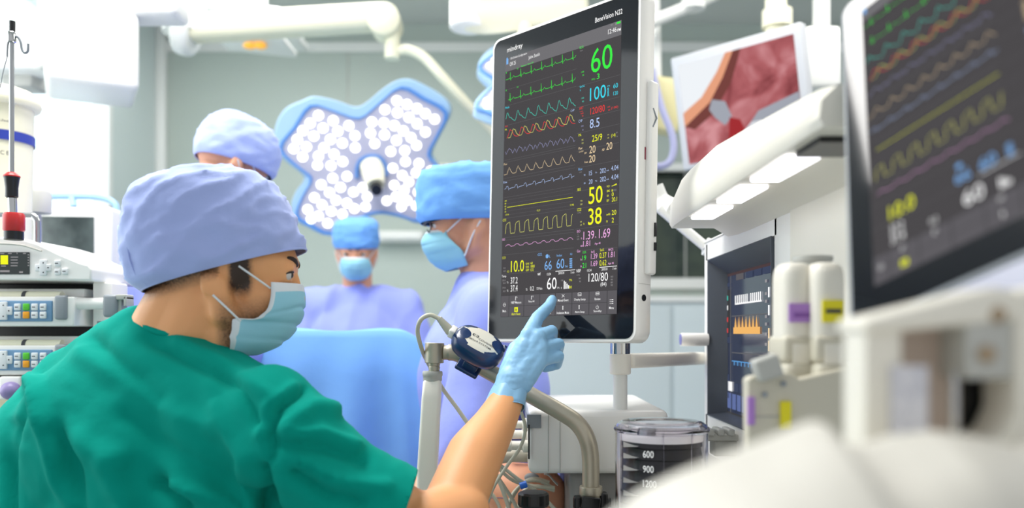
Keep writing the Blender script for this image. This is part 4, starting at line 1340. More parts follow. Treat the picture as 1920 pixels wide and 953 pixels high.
def make_lamp(root):
    bs = base_of(root)
    b = nb()
    rings(b, [smooth_loop([LP(x, y, -.005) for x, y in outer], 3), smooth_loop([LP(x, y, .0) for x, y in outer], 3), smooth_loop([LP(520 + (x - 520) * 1.02, 470 + (y - 470) * 1.02, .03) for x, y in outer], 3),
              smooth_loop([LP(520 + (x - 520) * .9, 470 + (y - 470) * .9, .085) for x, y in outer], 3)])
    obj('lamp_housing', b, M_['pale_blue'], root, 50)
    lo_, li_ = smooth_loop([LP(520 + (x - 520) * .965, 470 + (y - 470) * .965, -.012) for x, y in outer], 3), None
    b = nb()
    n_in = smooth_loop([LP(x, y, -.018) for x, y in inner], 3)
    n_in0 = smooth_loop([LP(x, y, -.004) for x, y in inner], 3)
    big = smooth_loop([LP(520 + (x - 520) * 1.045, 470 + (y - 470) * 1.045, -.018) for x, y in inner], 3)
    big0 = smooth_loop([LP(520 + (x - 520) * 1.045, 470 + (y - 470) * 1.045, -.004) for x, y in inner], 3)
    rings(b, [n_in0, n_in, big, big0], False, False)
    obj('blue_edge', b, mat('blue_edge', (82, 140, 214), .35, bump=(300, .02, .0002)), root, 50)
    b = nb()
    rings(b, [smooth_loop([LP(x, y, -.013) for x, y in inner], 3), smooth_loop([LP(x, y, -.006) for x, y in inner], 3)])
    obj('lamp_face', b, mat('lamp_face', (176, 176, 196), .3, bump=(100, .02, .0005)), root, 30)
    me = None
    m = mat('led_lens', (255, 252, 245), .2, emit=(255, 250, 238), es=1.8, bump=(10, .01, .0002))
    for x, y in leds:
        c = LP(x, y, -.016)
        if me is None:
            b = nb(); lathe(b, c, (0, -1, 0), [(-.004, .0178), (0, .0178), (.005, .016), (.007, .008), (.0075, .001)], 20)
            o = obj('led', b, m, root, 50)
            c0 = c
            me = o.data
            o0 = o
        else:
            o = o0.copy(); C.objects.link(o); o.location = c - c0; o.parent = root
    b = nb()
    ring = []
    arc = [(490, 590), (490, 540), (510, 495), (560, 472), (610, 480), (640, 520), (645, 580)]
    tube(b, [LP(x, y, -.02) for x, y in arc], .010)
    obj('socket_arch', b, mat('blue_arch', (90, 135, 200), .35, bump=(300, .02, .0002)), root)
    b = nb(); cyl(b, LP(572, 530, -.01), LP(590, 630, -.10), .050, .036, 32); obj('handle', b, M_['creamy'], root)
    b = nb(); cyl(b, LP(592, 640, -.10), LP(595, 655, -.145), .026, .022, 24); obj('handle_tip', b, M_['black'], root)


make_lamp(lamp)
# yoke and drop rod of this lamp
la = thing('ceiling_boom', 'ivory ceiling arm with elbow, long curved rod carrying the flower shaped light', 'ceiling arm', P(345, 0, 3.45))
b = nb(); cyl(b, (P(345, 0, 3.45).x, 3.45, 3.32), P(345, 62, 3.45), .085, n=32); obj('column', b, M_['white'], la)
b = nb(); tube(b, [P(335, 55, 3.45), P(365, 62, 3.45)], .10, 24, smooth=False); obj('shoulder', b, M_['white'], la, bevel=.02)
b = nb()
a_, c_ = P(350, 55, 3.45), P(728, 32, 3.45)
rt = (c_ - a_).to_track_quat('X', 'Z').to_matrix()
box(b, (a_ + c_) / 2, ((c_ - a_).length, .11, .105), rt, bev=.03); obj('boom', b, M_['creamy'], la)
b = nb(); lathe(b, P(718, 32, 3.38), (0, 1, 0), [(0, .05), (.01, .066), (.13, .066), (.14, .05)]); obj('elbow', b, M_['creamy'], la)
b = nb(); cyl(b, P(737, 30, 3.45), P(735, 110, 3.45), .031, n=28); obj('drop_post', b, M_['creamy'], la)
b = nb(); tube(b, [P(738, 97, 3.45), P(765, 94, 3.45), P(795, 108, 3.45), P(830, 145, 3.45), P(880, 200, 3.47), P(925, 245, 3.5), P(955, 290, 3.55), P(945, 315, 3.58), P(900, 316, 3.58), P(850, 316, 3.56), P(790, 316, 3.52)], .021, 16); obj('curved_rod', b, M_['creamy'], la)

# second lamp of the kind, seen edge-wise behind the monitor
l2 = thing('surgical_light', 'second blue rimmed surgical light mostly hidden behind the top left corner of the big monitor', 'surgical light', LP(560, 500))
Mrot = Matrix.Rotation(R(-20), 4, 'Z') @ Matrix.Rotation(R(-50), 4, 'X')
for ch in [o for o in C.objects if o.parent == lamp]:
    c = ch.copy(); C.objects.link(c); c.parent = l2
l2.matrix_world = Matrix.Translation(P(1035, 128, 3.0)) @ Mrot @ Matrix.Scale(.8, 4)
a2 = thing('ceiling_boom', 'thick white ceiling arm joint with short post above the hidden second light', 'ceiling arm', P(880, 0, 3.1))
b = nb(); cyl(b, (P(878, 0, 3.1).x, 3.1, 3.32), P(878, 55, 3.1), .07, n=32); obj('column', b, M_['white'], a2, bevel=.01)
b = nb(); tube(b, [P(872, 20, 3.1), P(905, 30, 3.1), P(980, 22, 3.1), P(1100, 5, 3.05)], .065, 24); obj('boom', b, M_['creamy'], a2)
b = nb(); cyl(b, P(985, 25, 3.08), P(985, 115, 3.1), .03); obj('drop_post', b, M_['creamy'], a2)
# ceiling arm on the right with the camera picture display
a3 = thing('ceiling_boom', 'thin white ceiling arm crossing behind the top right of the big monitor', 'ceiling arm', P(1290, 0, 3.2))
b = nb(); cyl(b, (P(1300, 0, 3.2).x, 3.2, 3.32), P(1300, 18, 3.2), .045); obj('column', b, M_['white'], a3)
b = nb(); tube(b, [P(1180, 62, 3.2), P(1225, 40, 3.2), P(1285, 15, 3.2), P(1345, -12, 3.2)], .024, 16); obj('boom', b, M_['white'], a3)
b = nb(); cyl(b, P(1180, 62, 3.2), P(1180, 110, 3.2), .02); obj('drop_post', b, M_['white'], a3)

es = thing('display_screen', 'silver framed tilted display showing a red camera picture of tissue, right of the big monitor', 'display', P(1385, 175, 2.75))
D3 = 2.75
c = P(1383, 172, D3)
eu = (P(1502, 40, D3 - .14) - P(1256, 110, D3 + .14)); Wd = eu.length; eu.normalize()
ev = (P(1256, 110, D3 + .14) - P(1290, 312, D3 + .16)); ev = (ev - eu * ev.dot(eu)); Hd = .39; ev.normalize()
en = ev.cross(eu).normalized()   # away from viewer
ME = Matrix((eu, en, ev)).transposed()
oe = P(1256, 110, D3 + .14)
def ep(u, v, y=0): return oe + eu * (Wd * u) - ev * (Hd * v) + en * y
b = nb(); box(b, ep(.5, .5, .025), (Wd, .05, Hd), ME, bev=.008); obj('frame', b, mat('silver_frame', (206, 208, 212), .35, bump=(300, .02, .0002)), es)
b = nb()
mm = .06
b.faces.new([b.verts.new(ep(u, v, -.002)) for u, v in ((mm, .08), (1 - mm, .08), (1 - mm, .95), (mm, .95))])
pic = glow('lit_tissue', (150, 80, 82), 1)
nt = pic.node_tree
tc = nt.nodes.new('ShaderNodeTexCoord'); nz_ = nt.nodes.new('ShaderNodeTexNoise'); nz_.inputs['Scale'].default_value = 7; nz_.inputs['Detail'].default_value = 3; nz_.inputs['Distortion'].default_value = 1.2
rp = nt.nodes.new('ShaderNodeValToRGB')
rp.color_ramp.elements[0].position = .3; rp.color_ramp.elements[0].color = lin((112, 50, 54))
rp.color_ramp.elements[1].position = .7; rp.color_ramp.elements[1].color = lin((196, 136, 140))
e_ = rp.color_ramp.elements.new(.5); e_.color = lin((162, 90, 94))
nt.links.new(tc.outputs['Object'], nz_.inputs['Vector']); nt.links.new(nz_.outputs['Fac'], rp.inputs['Fac']); nt.links.new(rp.outputs['Color'], nt.nodes['Principled BSDF'].inputs['Emission Color'])
def shape(pts, m_i, off):
    b.faces.new([b.verts.new(ep(u, v, -off)) for u, v in pts]).material_index = m_i
shape([(mm, .08), (.44, .08), (.36, .22), (.22, .40), (mm, .50)], 1, .003)
shape([(mm, .50), (.22, .40), (.36, .22), (.44, .08), (.50, .08), (.40, .28), (.28, .46), (mm, .62)], 2, .0035)
shape([(.28, .46), (.40, .28), (.50, .08), (.56, .08), (.46, .34), (.30, .56), (.14, .66), (mm, .62)], 3, .0038)
shape([(.30, .44), (.40, .48), (.44, .62), (.38, .68), (.31, .60), (.27, .52)], 4, .004)
shape([(.56, .72), (.64, .62), (1 - mm, .54), (1 - mm, .86), (.70, .84)], 4, .004)
shape([(.50, .78), (.58, .70), (.66, .70), (.62, .84)], 5, .0045)
shape([(.42, .62), (.50, .66), (.54, .80), (.48, .95), (.36, .95), (.40, .78)], 6, .0042)
obj('picture', b, [pic, glow('lit_white_area', (222, 226, 230)), glow('lit_flesh', (214, 150, 118)), glow('lit_shadow_red', (110, 62, 58)), glow('lit_tool_grey', (150, 154, 164)), glow('lit_tool_tip', (200, 202, 208)), glow('lit_deep_red', (150, 44, 48))], es, 0)
b = nb()
cyl(b, (P(1455, 0, 2.8).x, 2.82, 3.32), P(1455, 60, 2.82), .036, n=24); cyl(b, P(1457, 20, 2.82), P(1457, 52, 2.82), .05, n=24); tube(b, [P(1455, 55, 2.82), ep(.6, .4, .06)], .03, smooth=False)
obj('hanging_post', b, M_['creamy'], es)
b = nb()
box(b, (P(1535, 110, 2.9).x, 2.95, P(0, 115, 2.9).z), (.13, .2, .22), bev=.02)
o2_ = thing('junction_box', 'white ceiling hung box partly hidden right of the tilted camera display', 'box', (P(1535, 110, 2.9).x, 2.95, P(0, 115, 2.9).z))
obj('body', b, M_['white'], o2_)
b = nb(); cyl(b, (P(1540, 0, 2.95).x, 2.95, 3.32), (P(1540, 0, 2.95).x, 2.95, P(0, 75, 2.95).z), .03); obj('hanging_post', b, M_['white'], o2_)
# partly seen ivory lamp head with lavender ring
lh = thing('examination_lamp', 'pale yellow lamp head with lavender loop between the two displays', 'lamp', P(1240, 220, 3.3))
b = nb(); box(b, P(1245, 200, 3.3), (.13, .08, .22), Matrix.Rotation(R(8), 3, 'Y'), bev=.02); obj('head', b, mat('straw_enamel', (232, 222, 168), .4, bump=(100, .02, .0005)), lh)
b = nb(); tube(b, [P(1222, 130, 3.2), P(1240, 200, 3.2), P(1262, 260, 3.2), P(1258, 300, 3.2), P(1235, 312, 3.2), P(1210, 300, 3.2)], .014, 12); obj('loop', b, mat('lavender_tube', (190, 190, 225), .4, bump=(100, .02, .0005)), lh)
b = nb(); cyl(b, P(1232, 150, 3.3), (P(1225, 0, 3.3).x, 3.3, 3.32), .018); obj('hanging_post', b, M_['white'], lh)
# white plate with amber lamps under the ceiling
cp = thing('ceiling_plate', 'flat white ceiling plate with two small amber lamps above the ivory boom', 'ceiling fitting', P(450, 40, 4.0))
b = nb(); box(b, P(450, 46, 4.1) + Vector((0, 0, 0)), (.56, .5, .05), Matrix.Rotation(R(7), 3, 'Y'), bev=.02); box(b, P(470, 15, 4.1), (.10, .12, .16), bev=.01); cyl(b, (P(480, 0, 4.1).x, 4.1, 3.32), P(478, 20, 4.1), .06); obj('plate', b, M_['white'], cp)
b = nb()
for px in (468, 488): sphere(b, P(px, 86, 3.9), (.03, .03, .014))
obj('amber_lamp', b, mat('amber_lens', (235, 170, 60), .3, emit=(240, 175, 60), es=.5, bump=(50, .01, .0005)), cp)
b = nb(); box(b, P(478, 80, 3.96), (.34, .26, .03), Matrix.Rotation(R(6), 3, 'Y'), bev=.012); obj('lower_tray', b, M_['white'], cp)

# white ceiling pendant on the left
pd = thing('ceiling_pendant', 'white boxy ceiling pendant head hanging at the upper left on a thick arm', 'pendant', P(170, 100, 2.5))
b = nb(); box(b, P(172, 108, 2.55), (.25, .25, .23), Matrix.Rotation(R(28), 3, 'Z'), bev=.02); obj('head', b, M_['white'], pd)
b = nb(); cyl(b, P(178, 40, 2.55), P(180, 5, 2.55), .07, n=32); obj('neck', b, M_['creamy'], pd)
b = nb(); box(b, P(215, 12, 2.55), (.42, .12, .09), bev=.02); cyl(b, (P(115, 0, 2.55).x, 2.55, 3.32), P(115, 25, 2.55), .055, n=28); obj('arm', b, M_['white'], pd)
p2_ = thing('ceiling_pendant', 'white horizontal arm entering at the left edge behind the drip pole', 'pendant', P(-20, 110, 2.7))
b = nb(); box(b, P(15, 112, 2.7), (.30, .14, .10), bev=.02); obj('arm', b, M_['white'], p2_)
b = nb(); box(b, P(48, 150, 2.75), (.10, .10, .07), bev=.01); obj('joint', b, M_['lgrey'], p2_)
b = nb(); cyl(b, (P(-70, 0, 2.7).x, 2.7, 3.32), P(-70, 120, 2.7), .06); obj('column', b, M_['white'], p2_)

# ------------------------------------------------------------------ left equipment
dp = 1.5
iv = thing('drip_pole', 'thin steel drip pole with black tip, curled hook and red and black clamp', 'pole', Vector((P(22, 0, dp).x, dp, P(0, 450, dp).z - .0)))
b = nb(); cyl(b, P(22, 57, dp), P(22, 330, dp), .0042, n=16); obj('rod', b, M_['steel'], iv)
b = nb(); cyl(b, P(23, 40, dp), P(23, 59, dp), .005, n=16); obj('tip', b, M_['black'], iv)
b = nb(); lathe(b, P(22, 60, dp), (0, 0, -1), [(0, .006), (.002, .0075), (.018, .0075), (.02, .005)]); obj('hook_collar', b, M_['chrome'], iv)
b = nb(); tube(b, [P(26, 68, dp), P(34, 70, dp), P(39, 80, dp), P(41, 92, dp), P(46, 99, dp), P(52, 96, dp), P(53, 82, dp)], .0022, 10); obj('hook', b, M_['grey'], iv)
b = nb(); tube(b, [P(18, 68, dp), P(14, 85, dp), P(13, 106, dp)], .002, 8); obj('second_hook', b, M_['steel'], iv)
b = nb(); tube(b, [P(14, 105, dp), P(6, 135, dp), P(0, 165, dp)], .001, 6); obj('string', b, M_['steel'], iv)
b = nb(); lathe(b, P(22, 323, dp), (0, 0, -1), [(0, .006), (.002, .009), (.007, .014), (.009, .014)]); obj('red_cap', b, M_['red'], iv)
b = nb(); lathe(b, P(22, 332, dp), (0, 0, -1), [(0, .0135), (.004, .0125), (.02, .0105), (.036, .0105), (.038, .008)]); obj('black_grip', b, M_['black'], iv)
b = nb(); cyl(b, P(23, 372, dp), P(24, 402, dp), .0075, n=20); obj('lower_rod', b, M_['chrome'], iv)
b = nb(); lathe(b, P(26, 400, dp), (0, 0, -1), [(0, .016), (.004, .018), (.03, .018), (.033, .016)]); obj('red_knob', b, M_['red'], iv)
b = nb(); cyl(b, P(26, 434, dp), P(26, 450, dp), .016); obj('black_foot', b, M_['black'], iv)

pu = thing('infusion_pump_tower', 'white infusion pump workstation with curved top, small screen and handle, left edge', 'pump tower', P(60, 900, 1.6))
yf = 1.56
def q(x, y, dy=0): return P(x, y, yf + dy)
b = nb()
toppts = [(-120, 470), (-60, 450), (0, 444), (35, 446), (70, 456), (112, 476), (150, 492), (166, 496), (172, 505), (171, 527), (-120, 523)]
prism(b, [q(x, y) for x, y in toppts], (0, .22, 0)); obj('top_cover', b, M_['white_gloss'], pu, bevel=.004)
b = nb()
tube(b, [q(-60, 458, -.003), q(0, 457, -.003), (q(40, 460, -.003)), q(62, 466, -.003), q(78, 471, -.003)], .0016, 8); obj('cover_groove', b, M_['lgrey'], pu)
b = nb(); bx(b, q(-95, 0).x, q(56, 0).x, yf - .002, yf + .002, q(0, 515).z, q(0, 473).z, bev=.0015); obj('small_screen', b, mat('small_lcd', (20, 24, 26), .2, emit=(40, 46, 46), es=1, bump=(3, .01, .0002)), pu)
b = nb()
def er(x0, x1, y0_, y1_, k, dy=-.0028):
    a_, c_ = q(x0, y1_, dy), q(x1, y0_, dy)
    b.faces.new([b.verts.new(v) for v in ((a_.x, a_.y, a_.z), (c_.x, a_.y, a_.z), (c_.x, a_.y, c_.z), (a_.x, a_.y, c_.z))]).material_index = EI[k]
er(1, 15, 479, 496, 'yellow')
for i in range(4): er(20, 34 - i % 2, 481.5 + i * 5.4, 483.2 + i * 5.4, 'grey')
for x0, x1 in ((0, 8), (15, 22), (31, 33), (43, 49)): er(x0, x1, 474.5, 476.3, 'grey')
for i in range(5): er(52, 54.5, 477 + i * 5, 479 + i * 5, 'grey')
er(0, 18, 507, 510.5, 'grey'); er(36, 43, 509, 512, 'grey'); er(2, 11, 498, 500, 'grey')
obj('screen_readout', b, EM, pu, 0)
def dpad(px, py, s, parent):
    b = nb()
    for ang in (0, 90):
        box(b, q(px, py, -.0015), (.030 * s, .004 + ang * .00001, .0135 * s), Matrix.Rotation(R(ang), 3, 'Y'), bev=.0018)
    box(b, q(px, py, -.0015), (.018 * s, .0035, .018 * s), Matrix.Rotation(R(45), 3, 'Y'), bev=.0015)
    o = obj('arrow_pad', b, M_['key_white'], parent)
    b = nb()
    for dx, dy in ((9, 0), (-9, 0), (0, 9), (0, -9)): cyl(b, q(px + dx * s, py + dy * s, -.0045), q(px + dx * s, py + dy * s, -.003), .0013, n=8)
    obj('arrow_mark', b, M_['print'], o)
dpad(81, 502, 1.0, pu)
def key(px, py, m, parent, w_=11, h_=12, mark=True):
    b = nb(); box(b, q(px, py, -.0015), (w_ * yf / F, .0045, h_ * yf / F), bev=.0018); o = obj('key', b, m, parent)
    if mark:
        b = nb(); bx(b, q(px - 3, 0).x, q(px + 3, 0).x, yf - .0042, yf - .0035, q(0, py + 1).z, q(0, py - .6).z); obj('key_print', b, M_['print'] if m is M_['key_white'] else m, o)
for kx, ky in ((108, 494), (108, 510), (122, 509)): key(kx, ky, M_['key_white'], pu)
b = nb(); bx(b, q(-120, 0).x, q(143, 0).x, yf + .122, yf + .20, q(0, 740).z, q(0, 524).z, bev=.003); obj('rack_body', b, M_['black'], pu)
b = nb(); bx(b, q(148, 0).x, q(185, 0).x, yf + .05, yf + .12, .06, q(0, 526).z, bev=.004); obj('rear_post', b, M_['white_gloss'], pu)
b = nb(); bx(b, q(159, 0).x, q(175, 0).x, yf + .046, yf + .05, q(0, 611).z, q(0, 602).z); obj('release_slot', b, M_['grey'], pu)
b = nb(); tube(b, [q(-40, 404, .03), q(55, 405, .03), q(64, 407, .03), q(69, 413, .03), q(70, 421, .03), q(70, 462, .03)], .0062, 16, k=6); obj('top_handle', b, M_['steel'], pu)
b = nb(); bx(b, q(-120, 0).x, q(120, 0).x, yf + .02, yf + .19, .06, q(0, 745).z, bev=.004); obj('lower_cabinet', b, mat('cream_cabinet', (226, 216, 184), .45, bump=(60, .02, .0005)), pu)
b = nb(); box(b, (q(10, 0).x, yf + .12, .03), (.5, .4, .05), bev=.01); obj('wheel_base', b, M_['grey'], pu)
b = nb(); 
for i in range(12): bx(b, q(1 + i * 3 , 0).x, q(1 + i * 3 + (1.2 if i % 3 else 2), 0).x, yf + .018, yf + .0205, q(0, 826).z, q(0, 806).z)
obj('barcode', b, M_['print'], pu)


def syringe_pump(zoff, label):
    t = thing('syringe_pump', label, 'syringe pump', q(20, 640 + zoff), None, 'stacked syringe pumps')
    def z(py): return q(0, py + zoff).z
    b = nb(); bx(b, q(-120, 0).x, q(137, 0).x, yf + .004, yf + .12, z(612), z(556), bev=.004); bx(b, q(-120, 0).x, q(132, 0).x, yf + .05, yf + .12, z(556), z(539), bev=.003); obj('pump_body', b, M_['white_gloss'], t)
    b = nb(); bx(b, q(-115, 0).x, q(97, 0).x, yf, yf + .006, z(603), z(564), bev=.002); obj('keypad', b, M_['panel_blue'], t)
    for i, px in enumerate((33, 49, 65, 81)):
        for j, py in enumerate((576, 591)):
            key(px, py + zoff, M_['key_green'] if (i, j) == (1, 0) else M_['key_orange'] if (i, j) == (1, 1) else M_['key_white'], t, 12, 13)
    dpad(6, 583 + zoff, 1.15, t)
    b = nb(); cyl(b, (q(-120, 0).x, yf + .022, z(556)), (q(105, 0).x, yf + .022, z(556)), .0105, n=24); obj('syringe_barrel', b, M_['creamy'], t)
    b = nb(); cyl(b, (q(33, 0).x, yf + .022, z(556)), (q(40, 0).x, yf + .022, z(556)), .0112, n=24); obj('plunger_seal', b, M_['print'], t)
    b = nb(); box(b, (q(114, 0).x, yf + .01, z(577)), (.022, .03, .046), bev=.005); obj('syringe_clamp', b, M_['grey'], t)
    b = nb(); cyl(b, (q(124, 0).x, yf + .02, z(569)), (q(190, 0).x, yf + .02, z(569)), .0112, n=24); obj('drive_rod', b, M_['white_gloss'], t)
    b = nb(); bx(b, q(189, 0).x, q(216, 0).x, yf + .004, yf + .04, z(595), z(552), bev=.006); obj('drive_head', b, M_['grey'], t)
    b = nb(); bx(b, q(214, 0).x, q(234, 0).x, yf + .006, yf + .038, z(562), z(552), bev=.002); bx(b, q(214, 0).x, q(232, 0).x, yf + .006, yf + .038, z(595), z(588), bev=.002); bx(b, q(214, 0).x, q(222, 0).x, yf + .012, yf + .036, z(590), z(556))
    bx(b, q(229, 0).x, q(234, 0).x, yf + .006, yf + .038, z(574), z(556), bev=.001)
    obj('push_lever', b, M_['lgrey'], t)


syringe_pump(0, 'white syringe pump with blue keypad, grey drive head sticking out above the green shoulder')
syringe_pump(92, 'lower white syringe pump with blue keypad, its right end hidden by the green shoulder')
b = nb(); sphere(b, q(20, 733, -.01), (.018, .018, .017)); lathe(b, q(20, 733, .02), (0, -1, 0), [(0, .012), (.02, .012)]); o = obj('turning_knob', b, mat('purple_knob', (150, 135, 185), .4, bump=(100, .02, .0005))); tag(o, 'round purple knob below the lower syringe pump at the left edge', 'knob')
b = nb(); bx(b, q(0, 0).x, q(40, 0).x, yf - .004, yf + .02, q(0, 750).z, q(0, 706).z, bev=.004); o = obj('clear_holder', b, M_['white_gloss']); tag(o, 'small white holder block behind the round purple knob', 'holder')

# large ivory syringe or bottle behind the pole
bt = thing('fluid_canister', 'ivory fluid canister with blue printed band behind the drip pole, left edge', 'canister', P(-2, 480, 1.78))
cb0 = P(-4, 0, 1.90)
z_ = lambda py: P(0, py, 1.90).z
b = nb(); lathe(b, (cb0.x, cb0.y, 0), (0, 0, 1), [(z_(480), .066), (z_(205), .073), (z_(203), .085), (z_(196), .089), (z_(185), .086), (z_(172), .070), (z_(166), .05), (z_(164), .001)], 48); obj('body', b, mat('ivory_plastic_bottle', (240, 236, 208), .4, bump=(60, .02, .0005)), bt, 50)
b = nb(); lathe(b, (cb0.x, cb0.y, 0), (0, 0, 1), [(z_(272), .0745), (z_(254), .0748)], 48, cap=False)
obj('blue_band', b, M_['blue_lab'], bt, 50)
b = nb(); wrap_text(b, '50 ml', cb0.x, cb0.y, .0753, 250, 303, z_(270), .0165); obj('band_lettering', b, M_['label_w'], bt, 0)
b = nb()
wrap_text(b, 'for Single Use', cb0.x, cb0.y, .0750, 262, 318, z_(241), .0065); wrap_text(b, 'Sterile', cb0.x, cb0.y, .0750, 262, 298, z_(248), .0045); wrap_text(b, 'C E', cb0.x, cb0.y, .0750, 305, 318, z_(300), .009)
obj('printed_text', b, M_['print'], bt, 0)
b = nb(); bx(b, cb0.x - .1, cb0.x + .09, 1.80, 1.98, z_(490), z_(478), bev=.004); bx(b, cb0.x - .03, cb0.x + .03, 1.86, 1.94, .0, z_(488)); obj('stand', b, M_['lgrey'], bt)

# display behind the pumps
ds = thing('display_screen', 'white framed dark display standing behind the pump tower', 'display', P(120, 900, 2.3))
D4 = 2.3
ps = lambda x, y, dy=0: P(x, y, D4 + dy)
b = nb(); prism(b, [ps(38, 388), ps(207, 388), ps(207, 700), ps(38, 700)], (0, .08, 0)); obj('frame', b, M_['white'], ds, bevel=.01)
b = nb(); prism(b, [ps(56, 405, -.002), ps(176, 407, -.002), ps(176, 520, -.002), ps(56, 520, -.002)], (0, .01, 0)); obj('screen', b, mat('dark_reflective_screen', (40, 50, 50), .15, var=(9, (86, 96, 94)), bump=(6, .02, .001)), ds)
b = nb(); bx(b, ps(90, 0).x, ps(150, 0).x, D4 + .02, D4 + .06, 0, ps(0, 695).z); box(b, (ps(120, 0).x, D4 + .04, .03), (.5, .4, .06), bev=.01); obj('stand', b, M_['lgrey'], ds)
b = nb(); tube(b, [ps(98, 368, .15), ps(140, 368, .15), ps(185, 370, .15), ps(212, 380, .15), ps(220, 402, .15), ps(220, 480, .15), ps(220, 700, .15)], .009, 12); tube(b, [ps(135, 368, .15), ps(138, 388, .14)], .009, smooth=False)
o = obj('rail', b, mat('sky_blue_tube', (150, 190, 226), .4, bump=(100, .02, .0005)), ds)
b = nb(); lathe(b, P(68, 400, 2.1), (0, 0, 1), [(0, .035), (.05, .035), (.07, .02), (.075, .001)]); cyl(b, P(68, 404, 2.1), (P(68, 0, 2.1).x, 2.1, 0), .012); o = obj('vessel', b, M_['lgrey']); tag(o, 'small grey vessel beside the ivory canister, above the dark display', 'vessel')
# low cabinets on the back wall
cbn = thing('wall_cabinet', 'pale blue grey cabinet along the back wall under the dim window', 'cabinet', (1.3, 5.0, 0))
b = nb(); bx(b, .1, 2.6, 4.85, YB - .02, .02, H0 + .18, bev=.01); obj('body', b, mat('pale_blue_laminate', (212, 222, 224), .4, bump=(100, .02, .0005)), cbn)
b = nb(); bx(b, .08, 2.62, 4.83, YB - .02, H0 + .18, H0 + .215, bev=.005); obj('top', b, M_['white'], cbn)
for i, x in enumerate((.1, .93, 1.76)):
    b = nb(); bx(b, x + .01, x + .82, 4.835, 4.85, .08, H0 + .16, bev=.003); o = obj('door', b, mat('pale_door', (212, 222, 224), .4, bump=(100, .02, .0005)), cbn)
    b = nb(); cyl(b, (x + .06, 4.82, H0 - .9), (x + .06, 4.82, H0 - .7), .008); obj('handle', b, M_['steel'], o)
b = nb(); cyl(b, P(715, 445, 5.2) , P(790, 445, 5.2), .022, n=12); box(b, P(750, 445, 5.25), (.3, .1, .07), bev=.008); o = obj('wall_rail', b, M_['white']); tag(o, 'short white wall rail seen behind the masked woman and the right surgeon', 'rail')

# ------------------------------------------------------------------ people
def mm(x, y, z): return Vector((x, y, z)) * .001


def head_prims(ear=True):
    p = [('e', mm(-15, 0, 25), mm(98, 76, 92)), ('e', mm(45, 0, 5), mm(51, 62, 55)), ('e', mm(45, 0, -45), mm(47, 55, 60)),
         ('c', mm(88, 0, -10), .0085, mm(98, 0, -46), .0095), ('e', mm(99, 0, -49), mm(9, 11, 8)), ('c', mm(90, -10, -53), .007, mm(90, 10, -53), .007),
         ('e', mm(70, 0, -74), mm(24, 28, 20)), ('e', mm(58, 0, -103), mm(18, 22, 15))]
    for s in (-1, 1):
        p += [('c', mm(91, s * 9, 6), .0085, mm(76, s * 43, 4), .009), ('e', mm(58, s * 38, -40), mm(24, 17, 20)),
              ('c', mm(0, s * 55, -68), .02, mm(54, s * 14, -100), .015), ('c', mm(-5, s * 62, -30), .018, mm(0, s * 56, -70), .018)]
        if ear:
            p += [('e', mm(-14, s * 78, -26), mm(17, 6, 29), Matrix.Rotation(s * R(12), 3, 'Z')), ('e', mm(-8, s * 77, -50), mm(9, 6, 10)), ('c', mm(-26, s * 83, -10), .004, mm(-24, s * 82, -42), .004)]
    return p


def cap_mesh(rows, M, nu=64):
    """rows: (back x, back z, front x, front z, half width) in mm"""
    k = 5
    fine = []
    for c in range(len(rows) - 1):
        p0, p1, p2, p3 = rows[max(c - 1, 0)], rows[c], rows[c + 1], rows[min(c + 2, len(rows) - 1)]
        for s in range(k):
            t = s / k
            fine.append([.5 * (2 * b_ + (c_ - a_) * t + (2 * a_ - 5 * b_ + 4 * c_ - d_) * t * t + (3 * b_ - a_ - 3 * c_ + d_) * t ** 3) for a_, b_, c_, d_ in zip(p0, p1, p2, p3)])
    fine.append(list(rows[-1]))
    bm = nb()
    rs = []
    for j, (xb, zb, xf, zf, wd) in enumerate(fine):
        r = []
        cx_, cz_, hx, hz = (xb + xf) / 2, (zb + zf) / 2, (xf - xb) / 2, (zf - zb) / 2
        for i in range(nu):
            a = 2 * PI * i / nu
            ca, sa = math.cos(a), math.sin(a)
            e = .88
            c_ = abs(ca) ** e * (1 if ca > 0 else -1)
            s_ = abs(sa) ** e * (1 if sa > 0 else -1)
            q_ = mm(cx_ + hx * c_, wd * s_, cz_ + hz * c_)
            up = j / len(fine)
            dn = noise.noise(q_ * 28 + Vector((1, 2, 3))) * .0035 + (1 - abs(noise.noise(Vector((q_.x * 15 + 4, q_.y * 18, q_.z * 42 - q_.x * 14))))) ** 7 * .0055 + noise.noise(q_ * 75) * .0018
            dn *= min(1, j / 4) * (1 if up < .9 else .5)
            nrm = Vector((c_, s_, .3 + up)).normalized()
            r.append(M @ (q_ + nrm * dn))
        rs.append(r)
    rings(bm, rs, False, True)
    return bm


CAP_STD = [(-112, -30, 104, 16, 74), (-120, 0, 106, 40, 84), (-118, 45, 103, 70, 87), (-108, 85, 90, 95, 80), (-85, 112, 66, 115, 62), (-50, 125, 35, 126, 36), (-20, 129, 5, 129, 10)]


